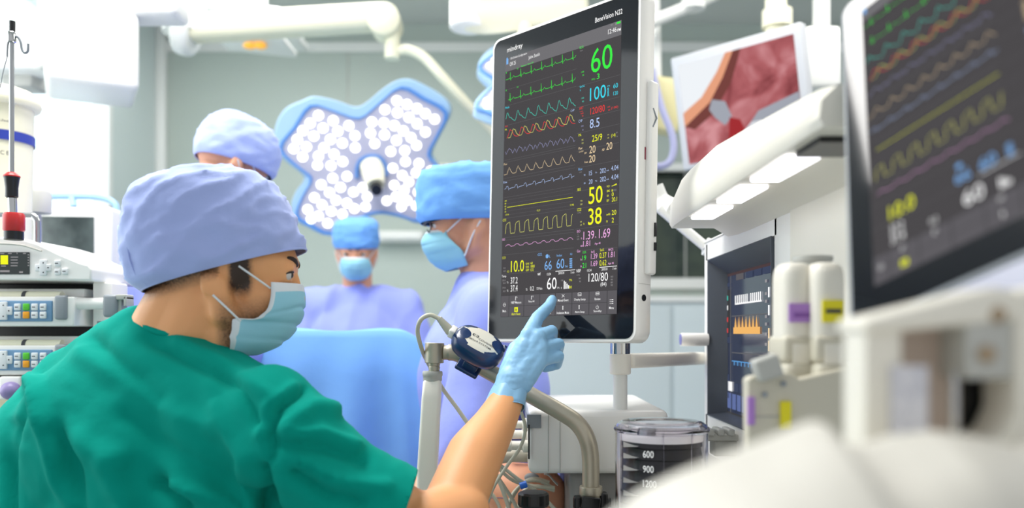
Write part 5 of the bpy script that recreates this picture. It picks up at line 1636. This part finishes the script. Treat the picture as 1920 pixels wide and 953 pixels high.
def mask_mesh(Ec, Cc, M, pleat=1.5):
    """Ec: edge points [(x, y, z)] top to bottom on the near side, Cc: centre line points"""
    n = 28
    def samp(L, t):
        L = [Vector(p) for p in L]
        s = t * (len(L) - 1)
        i = min(int(s), len(L) - 2)
        f = s - i
        p0, p1, p2, p3 = L[max(i - 1, 0)], L[i], L[i + 1], L[min(i + 2, len(L) - 1)]
        return .5 * ((2 * p1) + (p2 - p0) * f + (2 * p0 - 5 * p1 + 4 * p2 - p3) * f * f + (3 * p1 - p0 - 3 * p2 + p3) * f ** 3)
    bm = nb()
    def f(u, v):
        s = 2 * u - 1
        e, c = samp(Ec, v), samp(Cc, v)
        k = (1 - abs(s) ** 2.6)
        x = e.x + (c.x - e.x) * k
        z = e.z + (c.z - e.z) * k
        y = e.y * (-s if s < 0 else -s)
        y = abs(e.y) * s * (1.0 if abs(s) < 1 else 1)
        q_ = Vector((x, y, z))
        pl = 0
        for c0 in (.33, .56, .78):
            pl += 1.0 * math.exp(-((v - c0 - .02 * math.sin(s * 4)) / .028) ** 2)
        q_.x -= pl * pleat * (.4 + .6 * k)
        q_.x += 2.0 * noise.noise(Vector((s * 3, v * 4, 1.5)))
        q_ += Vector((0, s * 1.5 * noise.noise(Vector((s * 4, v * 5, 7))), 0))
        return M @ (q_ * .001)
    sheet(bm, f, 40, 40)
    return bm


def eyes(parent, M, sides=(-1, 1)):
    for s in sides:
        b = nb(); sphere(b, M @ mm(79.5, s * 31, -13), .0118)
        e = obj('eyeball', b, M_['eye'], parent, 60)
        b = nb(); sphere(b, M @ (mm(79.5, s * 31, -13) + mm(8.2, s * -.6, -.6)), .0053)
        obj('iris', b, M_['iris'], e, 60)
        b = nb(); tube(b, [M @ mm(93, s * 10, 3), M @ mm(92.5, s * 20, 8), M @ mm(86, s * 34, 10), M @ mm(77, s * 45, 6)], lambda t: .0052 * (1.1 - .75 * t), 10)
        obj('eyebrow', b, M_['hair'], parent, 60)
        b = nb(); tube(b, [M @ mm(88.5, s * 19, -11), M @ mm(92.3, s * 28, -9), M @ mm(89, s * 37, -10), M @ mm(80.5, s * 44, -13)], .0015, 8)
        obj('lash_line', b, M_['hair'], parent, 60)


def lids():
    p = []
    for s in (-1, 1):
        p += [('c', mm(88, s * 18, -6), .0048, mm(90.5, s * 30, -4), .0052), ('c', mm(90.5, s * 30, -4), .0052, mm(79, s * 45, -9), .005),
              ('c', mm(86, s * 19, -20), .0042, mm(88, s * 30, -22), .0045), ('c', mm(88, s * 30, -22), .0045, mm(77, s * 44, -18), .0045)]
    return p


# ---------- the man in green
hp = P(430, 500, 1.20)
MH = Matrix.Translation(hp) @ Matrix.Rotation(R(9), 4, 'Z')
man = thing('person', 'man in green scrubs and lavender cap, masked and gloved, pointing at the big monitor', 'person', Vector((-.42, 1.22, 0)))
hm = lambda x, y, z: MH @ mm(x, y, z)
SHO, ELB, WRI = P(530, 825, 1.10), P(826, 1006, 1.145), P(952, 748, 1.325)
LSH = P(130, 790, 1.34)
def T(p):  # move head primitives to the world
    if p[0] == 'c': return ('c', MH @ p[1], p[2], MH @ p[3], p[4])
    rt = MH.to_3x3() @ (p[3] if len(p) > 3 else Matrix.Identity(3))
    return (p[0], MH @ p[1], p[2], rt)
bp = [T(p) for p in head_prims(False) + lids()]
for s in (-1, 1): bp += [T(('e', mm(-14, s * 74, -30), mm(14, 6, 17))), T(('c', mm(-22, s * 77, -20), .0035, mm(-17, s * 76, -42), .0035))]
neckb = P(330, 690, 1.20)
bp += [('c', hm(-30, 0, -45), .060, neckb, .062), ('c', hm(-45, 0, -20), .052, P(290, 672, 1.20), .055), ('c', hm(5, -30, -80), .03, P(400, 700, 1.18), .035),
       ('c', P(300, 710, 1.22), .06, P(300, 1100, 1.22), .12), ('c', neckb, .05, SHO, .036), ('c', neckb, .05, LSH, .036),
       ('c', SHO, .036, ELB, .041), ('c', P(800, 985, 1.13), .045, P(858, 965, 1.17), .047), ('c', ELB, .045, P(890, 855, 1.24), .043), ('c', P(890, 855, 1.24), .043, P(925, 800, 1.285), .034), ('c', P(925, 800, 1.285), .034, WRI, .0265),
       ('c', WRI, .0255, P(962, 715, 1.335), .025), ('c', P(962, 715, 1.335), .02, P(975, 680, 1.34), .016)]
LEL = LSH + Vector((-.02, .08, -.30)); LWR = LEL + Vector((.20, .02, -.03))
bp += [('c', LSH, .04, LEL, .04), ('c', LEL, .042, LWR, .026), ('c', LWR, .026, LWR + Vector((.08, .01, 0)), .03)]
body = blob('body', bp, .0042, M_['skin'], man, 7)
MHI = MH.inverted()
M_['skin_m'] = mix_tint(mat('skin_face', (236, 170, 116), .5, sss=.15, bump=(260, .25, .0006)), (62, 44, 36), 300)
def stub(p):
    # stubble on the jaw, sideburn before the ear, short hair at the nape
    q_ = (MHI @ p) * 1000
    if q_.z < -160 or q_.x < -130 or abs(q_.y) > 110: return 0
    v = 0
    if q_.x > -12 and q_.z < -30:
        v = min(1, max(0, (-40 - q_.z) / 40)) * min(1, max(0, (q_.x + 10) / 14)) * (1 if q_.x < 60 else .6) * .75
        if q_.z < -125: v *= max(0, 1 - (-125 - q_.z) / 12)
    if 8 < q_.x < 42 and q_.z > -50 and abs(q_.y) > 40:
        v = max(v, min(1, (q_.x - 8) / 7, (42 - q_.x) / 9) * min(1, (q_.z + 50) / 22) * 1.3)
    g_ = (-38 + (q_.x + 115) * .288) - q_.z
    if q_.x < -2 and -5 < g_ < 20: v = max(v, .95 * (1 - max(0, g_) / 20))
    return v


set_tint(body, stub)
body.data.materials.clear(); body.data.materials.append(M_['skin_m'])
eyes(man, MH)
s_ = .769
def pxmm(px, py): return ((px - 430) * s_, (500 - py) * s_)
rows = []
for (bx_, by_), (fx_, fy_), wd in (((280, 549), (569, 466), 77), ((258, 530), (563, 446), 84), ((246, 492), (553, 418), 88), ((245, 445), (541, 390), 89), ((248, 405), (522, 362), 86), ((262, 372), (500, 340), 78), ((292, 348), (470, 326), 62), ((335, 330), (440, 319), 38), ((370, 321), (410, 316), 12)):
    a_, c_ = pxmm(bx_, by_), pxmm(fx_, fy_)
    rows.append((a_[0], a_[1], c_[0], c_[1], wd))
o = obj('surgical_cap', cap_mesh(rows, MH, 96), M_['cap'], man, 80)
solid(o, .0018, 1)
# sewn hem and crown seam
def cap_pt(j, a, off=1.0):
    xb, zb, xf, zf, wd = rows[j] if isinstance(j, int) else [p + (r_ - p) * (j - int(j)) for p, r_ in zip(rows[int(j)], rows[int(j) + 1])]
    ca, sa = math.cos(R(a)), math.sin(R(a))
    c_ = abs(ca) ** .88 * (1 if ca > 0 else -1); s2 = abs(sa) ** .88 * (1 if sa > 0 else -1)
    return MH @ mm((xb + xf) / 2 + (xf - xb) / 2 * c_ * off, wd * s2 * off, (zb + zf) / 2 + (zf - zb) / 2 * c_)
b = nb(); tube(b, [cap_pt(.02, a, 1.012) for a in range(0, 361, 12)], .0016, 8, k=2); obj('cap_hem', b, M_['cap'], man)
b = nb(); tube(b, [cap_pt(5.0, a, 1.018) for a in range(180, 361, 10)], .0011, 6, k=2); obj('cap_seam', b, M_['cap'], man)
b = nb(); tube(b, [cap_pt(j, 218, 1.02) for j in (0, 1, 2, 3, 4, 5)], .0009, 6, k=3); obj('cap_seam', b, M_['cap'], man)

def mk(px, py, y): x, z = pxmm(px, py); return (x, y, z)
Ec = [mk(516, 533, -58), mk(516, 560, -62), mk(509, 585, -65), mk(488, 600, -67), mk(454, 600, -69), mk(448, 620, -68), mk(445, 640, -64), mk(440, 665, -52)]
Cc = [mk(563, 533, 0), mk(568, 553, 0), mk(569, 572, 0), mk(565, 592, 0), mk(556, 612, 0), mk(542, 632, 0), mk(520, 650, 0), mk(480, 666, 0)]
o = obj('surgical_mask', mask_mesh(Ec, Cc, MH, 4.0), [M_['mask'], M_['mask_w']], man, 80)
me = o.data
for p in me.polygons:
    i = p.index
    u, v = i % 40, i // 40
    if v < 4 or u < 1 or u > 38: p.material_index = 1
solid(o, .0012, 0)
for y in (-1, 1):
    b = nb(); tube(b, [hm(pxmm(462, 506)[0], y * 72, pxmm(0, 506)[1]), hm(pxmm(487, 524)[0], y * 68, pxmm(0, 524)[1]), hm(pxmm(514, 544)[0], y * 57, pxmm(0, 544)[1])], .0014, 8); obj('mask_strap', b, M_['mask_w'], man)
    b = nb(); tube(b, [hm(pxmm(420, 558)[0], y * 80, pxmm(0, 558)[1]), hm(pxmm(442, 580)[0], y * 76, pxmm(0, 580)[1]), hm(pxmm(464, 604)[0], y * 66, pxmm(0, 604)[1])], .0015, 8); obj('mask_strap', b, M_['mask_w'], man)

# scrub shirt
C7 = P(262, 645, 1.24)
sp_ = [('c', P(275, 668, 1.22), .072, P(165, 745, 1.30), .082), ('c', P(300, 690, 1.20), .078, P(490, 788, 1.12), .066), ('c', P(165, 745, 1.30), .085, P(500, 805, 1.12), .073),
       ('e', P(300, 830, 1.22), (.21, .13, .16)), ('c', P(120, 800, 1.32), .085, P(100, 960, 1.33), .10), ('c', P(140, 850, 1.28), .12, P(150, 1100, 1.26), .15), ('c', P(300, 830, 1.22), .14, P(290, 1200, 1.22), .15),
       ('c', P(430, 830, 1.17), .105, P(410, 1180, 1.18), .12), ('c', P(150, 1100, 1.26), .14, P(240, 1500, 1.26), .15), ('c', P(290, 1200, 1.24), .14, P(300, 1550, 1.24), .15),
       ('c', P(503, 770, 1.10), .060, P(550, 838, 1.09), .070), ('c', P(550, 838, 1.09), .069, P(642, 915, 1.105), .064), ('c', P(642, 915, 1.105), .064, P(733, 966, 1.12), .067), ('c', P(733, 966, 1.12), .066, P(800, 1005, 1.125), .064),
       ('c', P(480, 738, 1.16), .035, P(520, 775, 1.12), .055),
       ('c', LSH, .075, LSH + Vector((-.015, .05, -.19)), .075)]
wd_ = (ELB - SHO).normalized()


# fold lines of the cloth on his back and sleeve, laid out where they run: points, height in mm, width in px
FOLDS = [([(68, 722), (85, 799), (111, 902), (132, 953)], 13, 13), ([(111, 816), (128, 885), (141, 990)], -14, 22), ([(128, 812), (171, 846), (222, 858)], 9, 22),
         ([(179, 640), (239, 697), (307, 748)], -5, 14), ([(162, 671), (265, 731), (342, 782), (400, 800)], 7, 20), ([(278, 637), (363, 680), (448, 722), (485, 790)], -8, 13),
         ([(330, 640), (420, 685), (500, 740)], 5, 12), ([(410, 765), (440, 825), (461, 860)], 7, 12), ([(568, 735), (525, 765), (508, 816), (512, 859)], -8, 8), ([(548, 730), (500, 765), (488, 816)], 5, 9),
         ([(525, 830), (607, 842), (680, 868)], -7, 13), ([(538, 799), (585, 765), (625, 770)], 7, 12), ([(540, 815), (600, 812), (665, 838)], 6, 10), ([(329, 914), (384, 928), (440, 953)], 10, 12),
         ([(299, 905), (345, 940), (363, 980)], -11, 12), ([(491, 880), (512, 965)], -13, 12), ([(455, 880), (470, 965)], 7, 12), ([(555, 885), (615, 927), (680, 940)], -8, 11), ([(560, 865), (640, 905), (720, 915)], 6, 12),
         ([(30, 800), (20, 870), (25, 960)], -8, 10), ([(200, 880), (235, 940), (240, 980)], 9, 20), ([(60, 740), (35, 800)], -6, 7), ([(235, 780), (330, 850), (420, 900)], -7, 20)]


def seg_d(px, py, pl):
    best = 1e9
    for (xa, ya), (xb, yb) in zip(pl, pl[1:]):
        dx, dy = xb - xa, yb - ya
        t = ((px - xa) * dx + (py - ya) * dy) / (dx * dx + dy * dy)
        t = 0 if t < 0 else 1 if t > 1 else t
        e = (px - xa - t * dx) ** 2 + (py - ya - t * dy) ** 2
        best = min(best, e)
    return best


def folds(p, n_):
    q_ = p
    px, py = q_.x / q_.y * F + CX, CY - (q_.z - H0) / q_.y * F
    d = 0
    if n_.y < .45 and -80 < px < 820 and py < 1060:
        for pl, h, wd in FOLDS:
            e = seg_d(px, py, pl)
            if e < wd * wd * 9: d += h * .0015 * math.exp(-e / (wd * wd * 1.1))
    e_ = q_.x * .66 + q_.z * .75
    g_ = q_.x * .75 - q_.z * .66
    w3 = noise.noise(Vector((e_ * 26 + 3 * noise.noise(q_ * 9), g_ * 7, 8)))
    w2 = noise.noise(Vector((q_.x * 10, q_.z * 4 + 3, 5)))
    return p + n_ * (d + .0028 * w3 + .005 * w2)


def cut_plane(o, co, no):
    bm = nb(); bm.from_mesh(o.data)
    base = base_of(o)
    r = bmesh.ops.bisect_plane(bm, geom=bm.verts[:] + bm.edges[:] + bm.faces[:], plane_co=Vector(co) - base, plane_no=no, clear_outer=True)
    bm.to_mesh(o.data); bm.free()
    for p in o.data.polygons: p.use_smooth = True


shirt = blob('scrub_shirt', sp_, .0065, M_['scrub'], man, 10, deform=folds)
# open the sleeve end, and the hem
bmx = nb(); bmx.from_mesh(shirt.data)
cuff = P(745, 953, 1.12) - base_of(shirt)
wv = Vector((.93, .10, -.35)).normalized()
cp_ = P(768, 925, 1.11) - base_of(shirt)
near = [v for v in bmx.verts if (v.co - cp_).length < .17 and (v.co + base_of(shirt)).x > -.27]
ns_ = set(near)
es_ = [e for e in bmx.edges if e.verts[0] in ns_ and e.verts[1] in ns_]
fs_ = [f for f in bmx.faces if all(v in ns_ for v in f.verts)]
bmesh.ops.bisect_plane(bmx, geom=near + es_ + fs_, plane_co=cp_, plane_no=wv, clear_outer=True)
kill = [v for v in bmx.verts if (v.co - cp_).dot(wv) > .0005 and (v.co - cp_).length < .18 and (v.co + base_of(shirt)).x > -.26]
bmesh.ops.delete(bmx, geom=kill, context='VERTS')
sl_edge = [e for e in bmx.edges if e.is_boundary]
nc = P(345, 616, 1.20) - base_of(shirt)
nk = [v for v in bmx.verts if (v.co - nc).length < .053]
bmesh.ops.delete(bmx, geom=nk, context='VERTS')
for v in bmx.verts:
    if v.is_boundary and (v.co - nc).length < .075: v.co = nc + (v.co - nc).normalized() * .056
for _ in range(8): bmesh.ops.smooth_vert(bmx, verts=[v for v in bmx.verts if (v.co - nc).length < .075], factor=.5, use_axis_x=True, use_axis_y=True, use_axis_z=True)
bmx.verts.ensure_lookup_table()
seen, comps = set(), []
for v0 in bmx.verts:
    if v0 in seen: continue
    st_, comp = [v0], []
    seen.add(v0)
    while st_:
        v = st_.pop(); comp.append(v)
        for e in v.link_edges:
            w_ = e.other_vert(v)
            if w_ not in seen: seen.add(w_); st_.append(w_)
    comps.append(comp)
comps.sort(key=len, reverse=True)
for comp in comps[1:]: bmesh.ops.delete(bmx, geom=comp, context='VERTS')
bs_ = base_of(shirt)
rim = [v.co + bs_ for v in bmx.verts if v.is_boundary and (v.co - nc).length < .06]
bmx.to_mesh(shirt.data); bmx.free()
solid(shirt, .0022, 1)
na = (hm(-30, 0, -45) - neckb).normalized()
fa, fb = frame_of(na)
ncw = nc + bs_
rim.sort(key=lambda p: math.atan2((p - ncw).dot(fb), (p - ncw).dot(fa)))
NB = 30
binned = []
for i in range(NB):
    seg = [p for p in rim if int((math.atan2((p - ncw).dot(fb), (p - ncw).dot(fa)) + PI) / (2 * PI) * NB) % NB == i]
    if seg: binned.append(sum(seg, Vector((0, 0, 0))) / len(seg))
if len(binned) > 6:
    binned = [(binned[i - 1] + binned[i] * 2 + binned[(i + 1) % len(binned)]) / 4 for i in range(len(binned))]
    b = nb(); tube(b, binned + binned[:1], .0055, 10, k=4); obj('collar', b, M_['scrub'], man)
# legs and feet below the frame
hipz = P(270, 1500, 1.25).z
lp = [('c', Vector((-.62, 1.30, .84)), .12, Vector((-.60, 1.30, .45)), .085), ('c', Vector((-.60, 1.30, .45)), .085, Vector((-.60, 1.26, .09)), .07),
      ('c', Vector((-.50, 1.20, .84)), .12, Vector((-.42, 1.26, .45)), .085), ('c', Vector((-.42, 1.26, .45)), .085, Vector((-.42, 1.20, .09)), .07), ('c', Vector((-.62, 1.28, .88)), .13, Vector((-.50, 1.20, .88)), .13)]
blob('trousers', lp, .014, M_['scrub'], man, 5)
for x, y in ((-.58, 1.29), (-.40, 1.23)):
    blob('shoe', [('c', Vector((x, y, .045)), .045, Vector((x + .13, y + .10, .035)), .035), ('b', Vector((x + .06, y + .045, .01)), (.22, .07, .02), Matrix.Rotation(R(38), 3, 'Z'))], .008, M_['white'], man, 3)

# gloved hand
def H(px, py, d): return P(px, py, d)
n_s = MR @ Vector((0, -1, 0))
tipd = 1.4308
tip = P(1043, 563, tipd) + n_s * .0105
W0 = P(952, 745, 1.325)
I1, I2, I3 = H(992, 628, 1.352), H(1008, 596, 1.388), H(1030, 574, 1.413)
M1, M2, M3, M4 = H(1008, 634, 1.348), H(1034, 622, 1.384), H(1034, 640, 1.405), H(1012, 650, 1.396)
R1, R2_, R3, R4 = H(1014, 654, 1.342), H(1047, 646, 1.372), H(1044, 664, 1.396), H(1020, 668, 1.388)
L1, L2, L3, L4 = H(1012, 676, 1.336), H(1047, 668, 1.358), H(1044, 684, 1.378), H(1022, 690, 1.372)
T0, T1, T2_, T3 = H(955, 700, 1.345), H(968, 655, 1.372), H(988, 632, 1.398), H(1004, 622, 1.408)
gp_ = [('c', W0, .0272, H(962, 712, 1.333), .0262), ('c', H(958, 715, 1.335), .025, H(985, 650, 1.346), .017), ('c', H(968, 715, 1.330), .024, H(1005, 660, 1.342), .0155),
       ('c', H(962, 712, 1.335), .021, I1, .0142), ('c', H(968, 712, 1.332), .020, M1, .0148), ('c', H(974, 714, 1.330), .020, R1, .0142), ('c', H(978, 718, 1.328), .019, L1, .0138),
       ('c', H(978, 690, 1.338), .021, H(1000, 650, 1.345), .0155), ('c', H(972, 690, 1.340), .020, H(992, 642, 1.350), .0155),
       ('c', I1, .0135, M1, .0138), ('c', M1, .0135, R1, .0138), ('c', R1, .0135, L1, .0132),
       ('c', I1, .0135, I2, .0112), ('c', I2, .0112, I3, .0098), ('c', I3, .0098, tip, .0085),
       ('c', M1, .0135, M2, .0112), ('c', M2, .0112, M3, .0098), ('c', M3, .0098, M4, .0088),
       ('c', R1, .013, R2_, .0108), ('c', R2_, .0108, R3, .0095), ('c', R3, .0095, R4, .0085),
       ('c', L1, .012, L2, .0098), ('c', L2, .0098, L3, .0088), ('c', L3, .0088, L4, .008),
       ('c', T0, .018, T1, .014), ('c', T1, .013, T2_, .0112), ('c', T2_, .0112, T3, .0095)]


def gwr(p, n_):
    ax_ = (p - W0)
    t = ax_.length
    w1 = noise.noise(Vector((p.x * 60, p.y * 40, p.z * 150)))
    w2 = noise.noise(p * 170)
    k = max(0, 1 - t / .10)
    return p + n_ * (.0007 * w1 * (.3 + k) + .0003 * w2)


# cuff folded into the same skin: a flared end around the wrist
glove = blob('glove', gp_, .0016, M_['glove'], man, 11, deform=gwr)
b = nb()
ax_ = (P(962, 712, 1.333) - P(940, 775, 1.305)).normalized()
a_, c_ = frame_of(ax_)
rs = []
for t, r_ in ((.022, .0262), (.010, .0285), (-.002, .0298), (-.012, .0308), (-.020, .0318), (-.0205, .0308), (-.012, .0296), (0, .0285)):
    row = []
    for i in range(64):
        an = 2 * PI * i / 64
        wob = .0012 * math.sin(an * 5 + 1) + .0010 * noise.noise(Vector((math.cos(an) * 3, math.sin(an) * 3, t * 90)))
        e_ = -.016 * math.cos(an - 2.4) if t < -.005 else -.006 * math.cos(an - 2.4)
        row.append(W0 + ax_ * (t + e_ * .8) + a_ * ((r_ + wob) * math.cos(an)) + c_ * ((r_ + wob) * math.sin(an)))
    rs.append(row)
rings(b, rs, False, False)
obj('glove_cuff', b, M_['glove'], man, 80)
b = nb(); tube(b, [rs[4][i] for i in list(range(0, 64, 4)) + [0]], .0009, 6, k=3); obj('cuff_bead', b, M_['glove'], man)


# ---------- standing staff behind
def staff(root_xy, eyez, yaw, label, caprows, gown, capm, scale=1.0, pitch=0, arms='table', facemask=True, hair=None, lean=0.0, reach=.30):
    x, y = root_xy
    t = thing('person', label, 'person', Vector((x, y, 0)))
    MHd = Matrix.Translation((x, y, eyez)) @ Matrix.Rotation(yaw, 4, 'Z') @ Matrix.Rotation(R(pitch), 4, 'Y') @ Matrix.Scale(scale, 4)
    MB_ = Matrix.Translation((x, y, 0)) @ Matrix.Rotation(yaw, 4, 'Z')
    def th(p):
        if p[0] == 'c': return ('c', MHd @ p[1], p[2] * scale, MHd @ p[3], p[4] * scale)
        return (p[0], MHd @ p[1], p[2] * scale, (Matrix.Rotation(yaw, 3, 'Z') @ Matrix.Rotation(R(pitch), 3, 'Y')) @ (p[3] if len(p) > 3 else Matrix.Identity(3)))
    B = lambda a, b_, c_: MB_ @ Vector((a, b_, c_))
    sz = eyez - .228 * scale
    bx0 = -.06 - lean
    sw = .185 * scale
    pr = [th(p) for p in head_prims() + lids()]
    pr += [('c', MHd @ mm(-25, 0, -50), .056 * scale, B(bx0, 0, sz), .058), ('c', B(bx0, -sw * .5, sz - .03), .05, B(bx0, sw * .5, sz - .03), .05), ('c', B(bx0, 0, sz - .11), .09, B(bx0 - .02, 0, .95), .12)]
    el, wr = [], []
    for s in (-1, 1):
        e_ = B(bx0 + .06, s * (sw + .07), sz - .28)
        w_ = B(bx0 + reach, s * (.12 if reach > .2 else .04), sz - (.30 if reach > .2 else .42))
        pr += [('c', B(bx0, s * sw, sz - .03), .035, e_, .035), ('c', e_, .04, w_, .027), ('c', w_, .026, w_ + (w_ - e_).normalized() * .09, .03)]
        el.append(e_); wr.append(w_)
    for s in (-1, 1):
        pr += [('c', B(bx0 - .02, s * .09, .95), .1, B(bx0 - .02, s * .09, .1), .055), ('c', B(bx0 - .02, s * .09, .05), .045, B(bx0 + .14, s * .1, .04), .035)]
    blob('body', pr, .0065, M_['skin2'], t, 5)
    eyes(t, MHd)
    gr = [('c', B(bx0 + .01, 0, sz - .02), .085 * scale, B(bx0 + .005, 0, sz + .035), .070 * scale), ('c', B(bx0 - .005, 0, sz + .0), .082 * scale, B(bx0, -sw * .8, sz - .02), .080), ('c', B(bx0 - .005, 0, sz + .0), .082 * scale, B(bx0, sw * .8, sz - .02), .080), ('c', B(bx0, -sw, sz - .03), .078, B(bx0, sw, sz - .03), .078),
          ('e', B(bx0 + .01, 0, sz - .18), Vector((.155, .225, .22)) * scale, Matrix.Rotation(yaw, 3, 'Z')), ('c', B(bx0, 0, sz - .3), .17, B(bx0 - .01, 0, .9), .18)]
    for s in (-1, 1):
        gr += [('c', B(bx0, s * sw, sz - .02), .075, el[(s + 1) // 2], .066), ('c', el[(s + 1) // 2], .066, wr[(s + 1) // 2], .045),
               ('c', B(bx0 - .01, s * .08, .9), .15, B(bx0 - .01, s * .1, .42), .17)]
    def gf(p, n_):
        q_ = p
        w1 = noise.noise(Vector((q_.x * 13 + q_.y * 3, q_.y * 5, q_.z * 3.5 + x)))
        w2 = noise.noise(q_ * 15)
        return p + n_ * (.013 * (1 - 2 * abs(w1)) + .005 * w2)
    blob('surgical_gown', gr, .011, gown, t, 6, deform=gf)
    o = obj('surgical_cap', cap_mesh(caprows, MHd, 64), capm, t, 80); solid(o, .002, 1)
    if facemask:
        E2 = [(62, -50, -28), (60, -57, -45), (48, -62, -62), (34, -62, -80), (28, -58, -98), (22, -46, -116)]
        C2 = [(106, 0, -24), (121, 0, -44), (120, 0, -62), (112, 0, -84), (98, 0, -104), (70, 0, -122)]
        o = obj('surgical_mask', mask_mesh(E2, C2, MHd), [M_['mask'], M_['mask_w']], t, 80)
        for p in o.data.polygons:
            if p.index // 40 < 3: p.material_index = 1
        solid(o, .0012, 0)
        for s in (-1, 1):
            b = nb(); tube(b, [MHd @ mm(61, s * 54, -34), MHd @ mm(20, s * 76, -5), MHd @ mm(-16, s * 86, 12)], .0018, 8); obj('mask_strap', b, M_['mask_w'], t)
            b = nb(); tube(b, [MHd @ mm(28, s * 60, -95), MHd @ mm(5, s * 76, -50), MHd @ mm(-16, s * 86, -20)], .0018, 8); obj('mask_strap', b, M_['mask_w'], t)
    if hair:
        hb = [('e', MHd @ mm(-35, 0, -12), Vector((.083, .076, .04)) * scale, Matrix.Rotation(yaw, 3, 'Z')), ]
        blob('hair', hb, .005, M_['hair'], t, 3)
    return t, MHd


# woman in the middle, facing the camera
CAP_W = [(-105, -12, 98, 8, 82), (-108, 15, 102, 28, 86), (-106, 55, 98, 60, 86), (-100, 88, 90, 90, 82), (-80, 104, 68, 106, 66), (-45, 112, 30, 113, 36), (-15, 114, 0, 114, 8)]
D5 = 3.1
pw = P(668, 464, D5)
staff((pw.x, pw.y), pw.z, R(-90 + 5), 'masked woman in blue cap facing the camera behind the blue drape', CAP_W, M_['gown'], M_['capb'], .94, 14)
# surgeon on the right, looking left
CAP_R = [(-112, -22, 116, -2, 84), (-116, 0, 120, 16, 92), (-114, 45, 118, 55, 94), (-108, 85, 112, 96, 90), (-90, 108, 96, 116, 78), (-50, 118, 55, 122, 48), (-15, 120, 10, 122, 10)]
D6 = 1.95
ps_ = P(880, 408, D6)
st, MHs = staff((ps_.x, ps_.y), ps_.z, R(180 + 8), 'masked surgeon in tall blue cap, face in profile, half hidden by the big monitor', CAP_R, M_['gown'], M_['capb'], .98, 7, hair=False, lean=-.02, reach=.08)
b = nb()
tube(b, [MHs @ mm(96, 50, -6), MHs @ mm(50, 72, -2), MHs @ mm(-10, 84, 0)], .0022, 8)
tube(b, [MHs @ mm(104, -34, -4), MHs @ mm(110, 0, -6), MHs @ mm(104, 34, -4), MHs @ mm(96, 50, -6)], .0026, 8)
tube(b, [MHs @ mm(104, 12, -20), MHs @ mm(102, 30, -28), MHs @ mm(96, 48, -20), MHs @ mm(96, 50, -6)], .0014, 8)
obj('glasses', b, M_['black'], st)
# white strap cloth over his back and the tall person behind the man in green
CAP_B = [(-100, -28, 108, -8, 80), (-112, 0, 114, 16, 86), (-112, 45, 108, 60, 88), (-100, 85, 90, 92, 80), (-78, 108, 62, 112, 62), (-45, 120, 30, 120, 36), (-18, 123, 2, 123, 10)]
D7 = 2.15
pb = P(440, 302, D7)
st2, MHb = staff((pb.x, pb.y), pb.z, R(38), 'tall gowned person behind the man in green, lavender cap rising above his', CAP_B, M_['gown'], M_['cap'], .93, 20, hair=False, lean=.09)
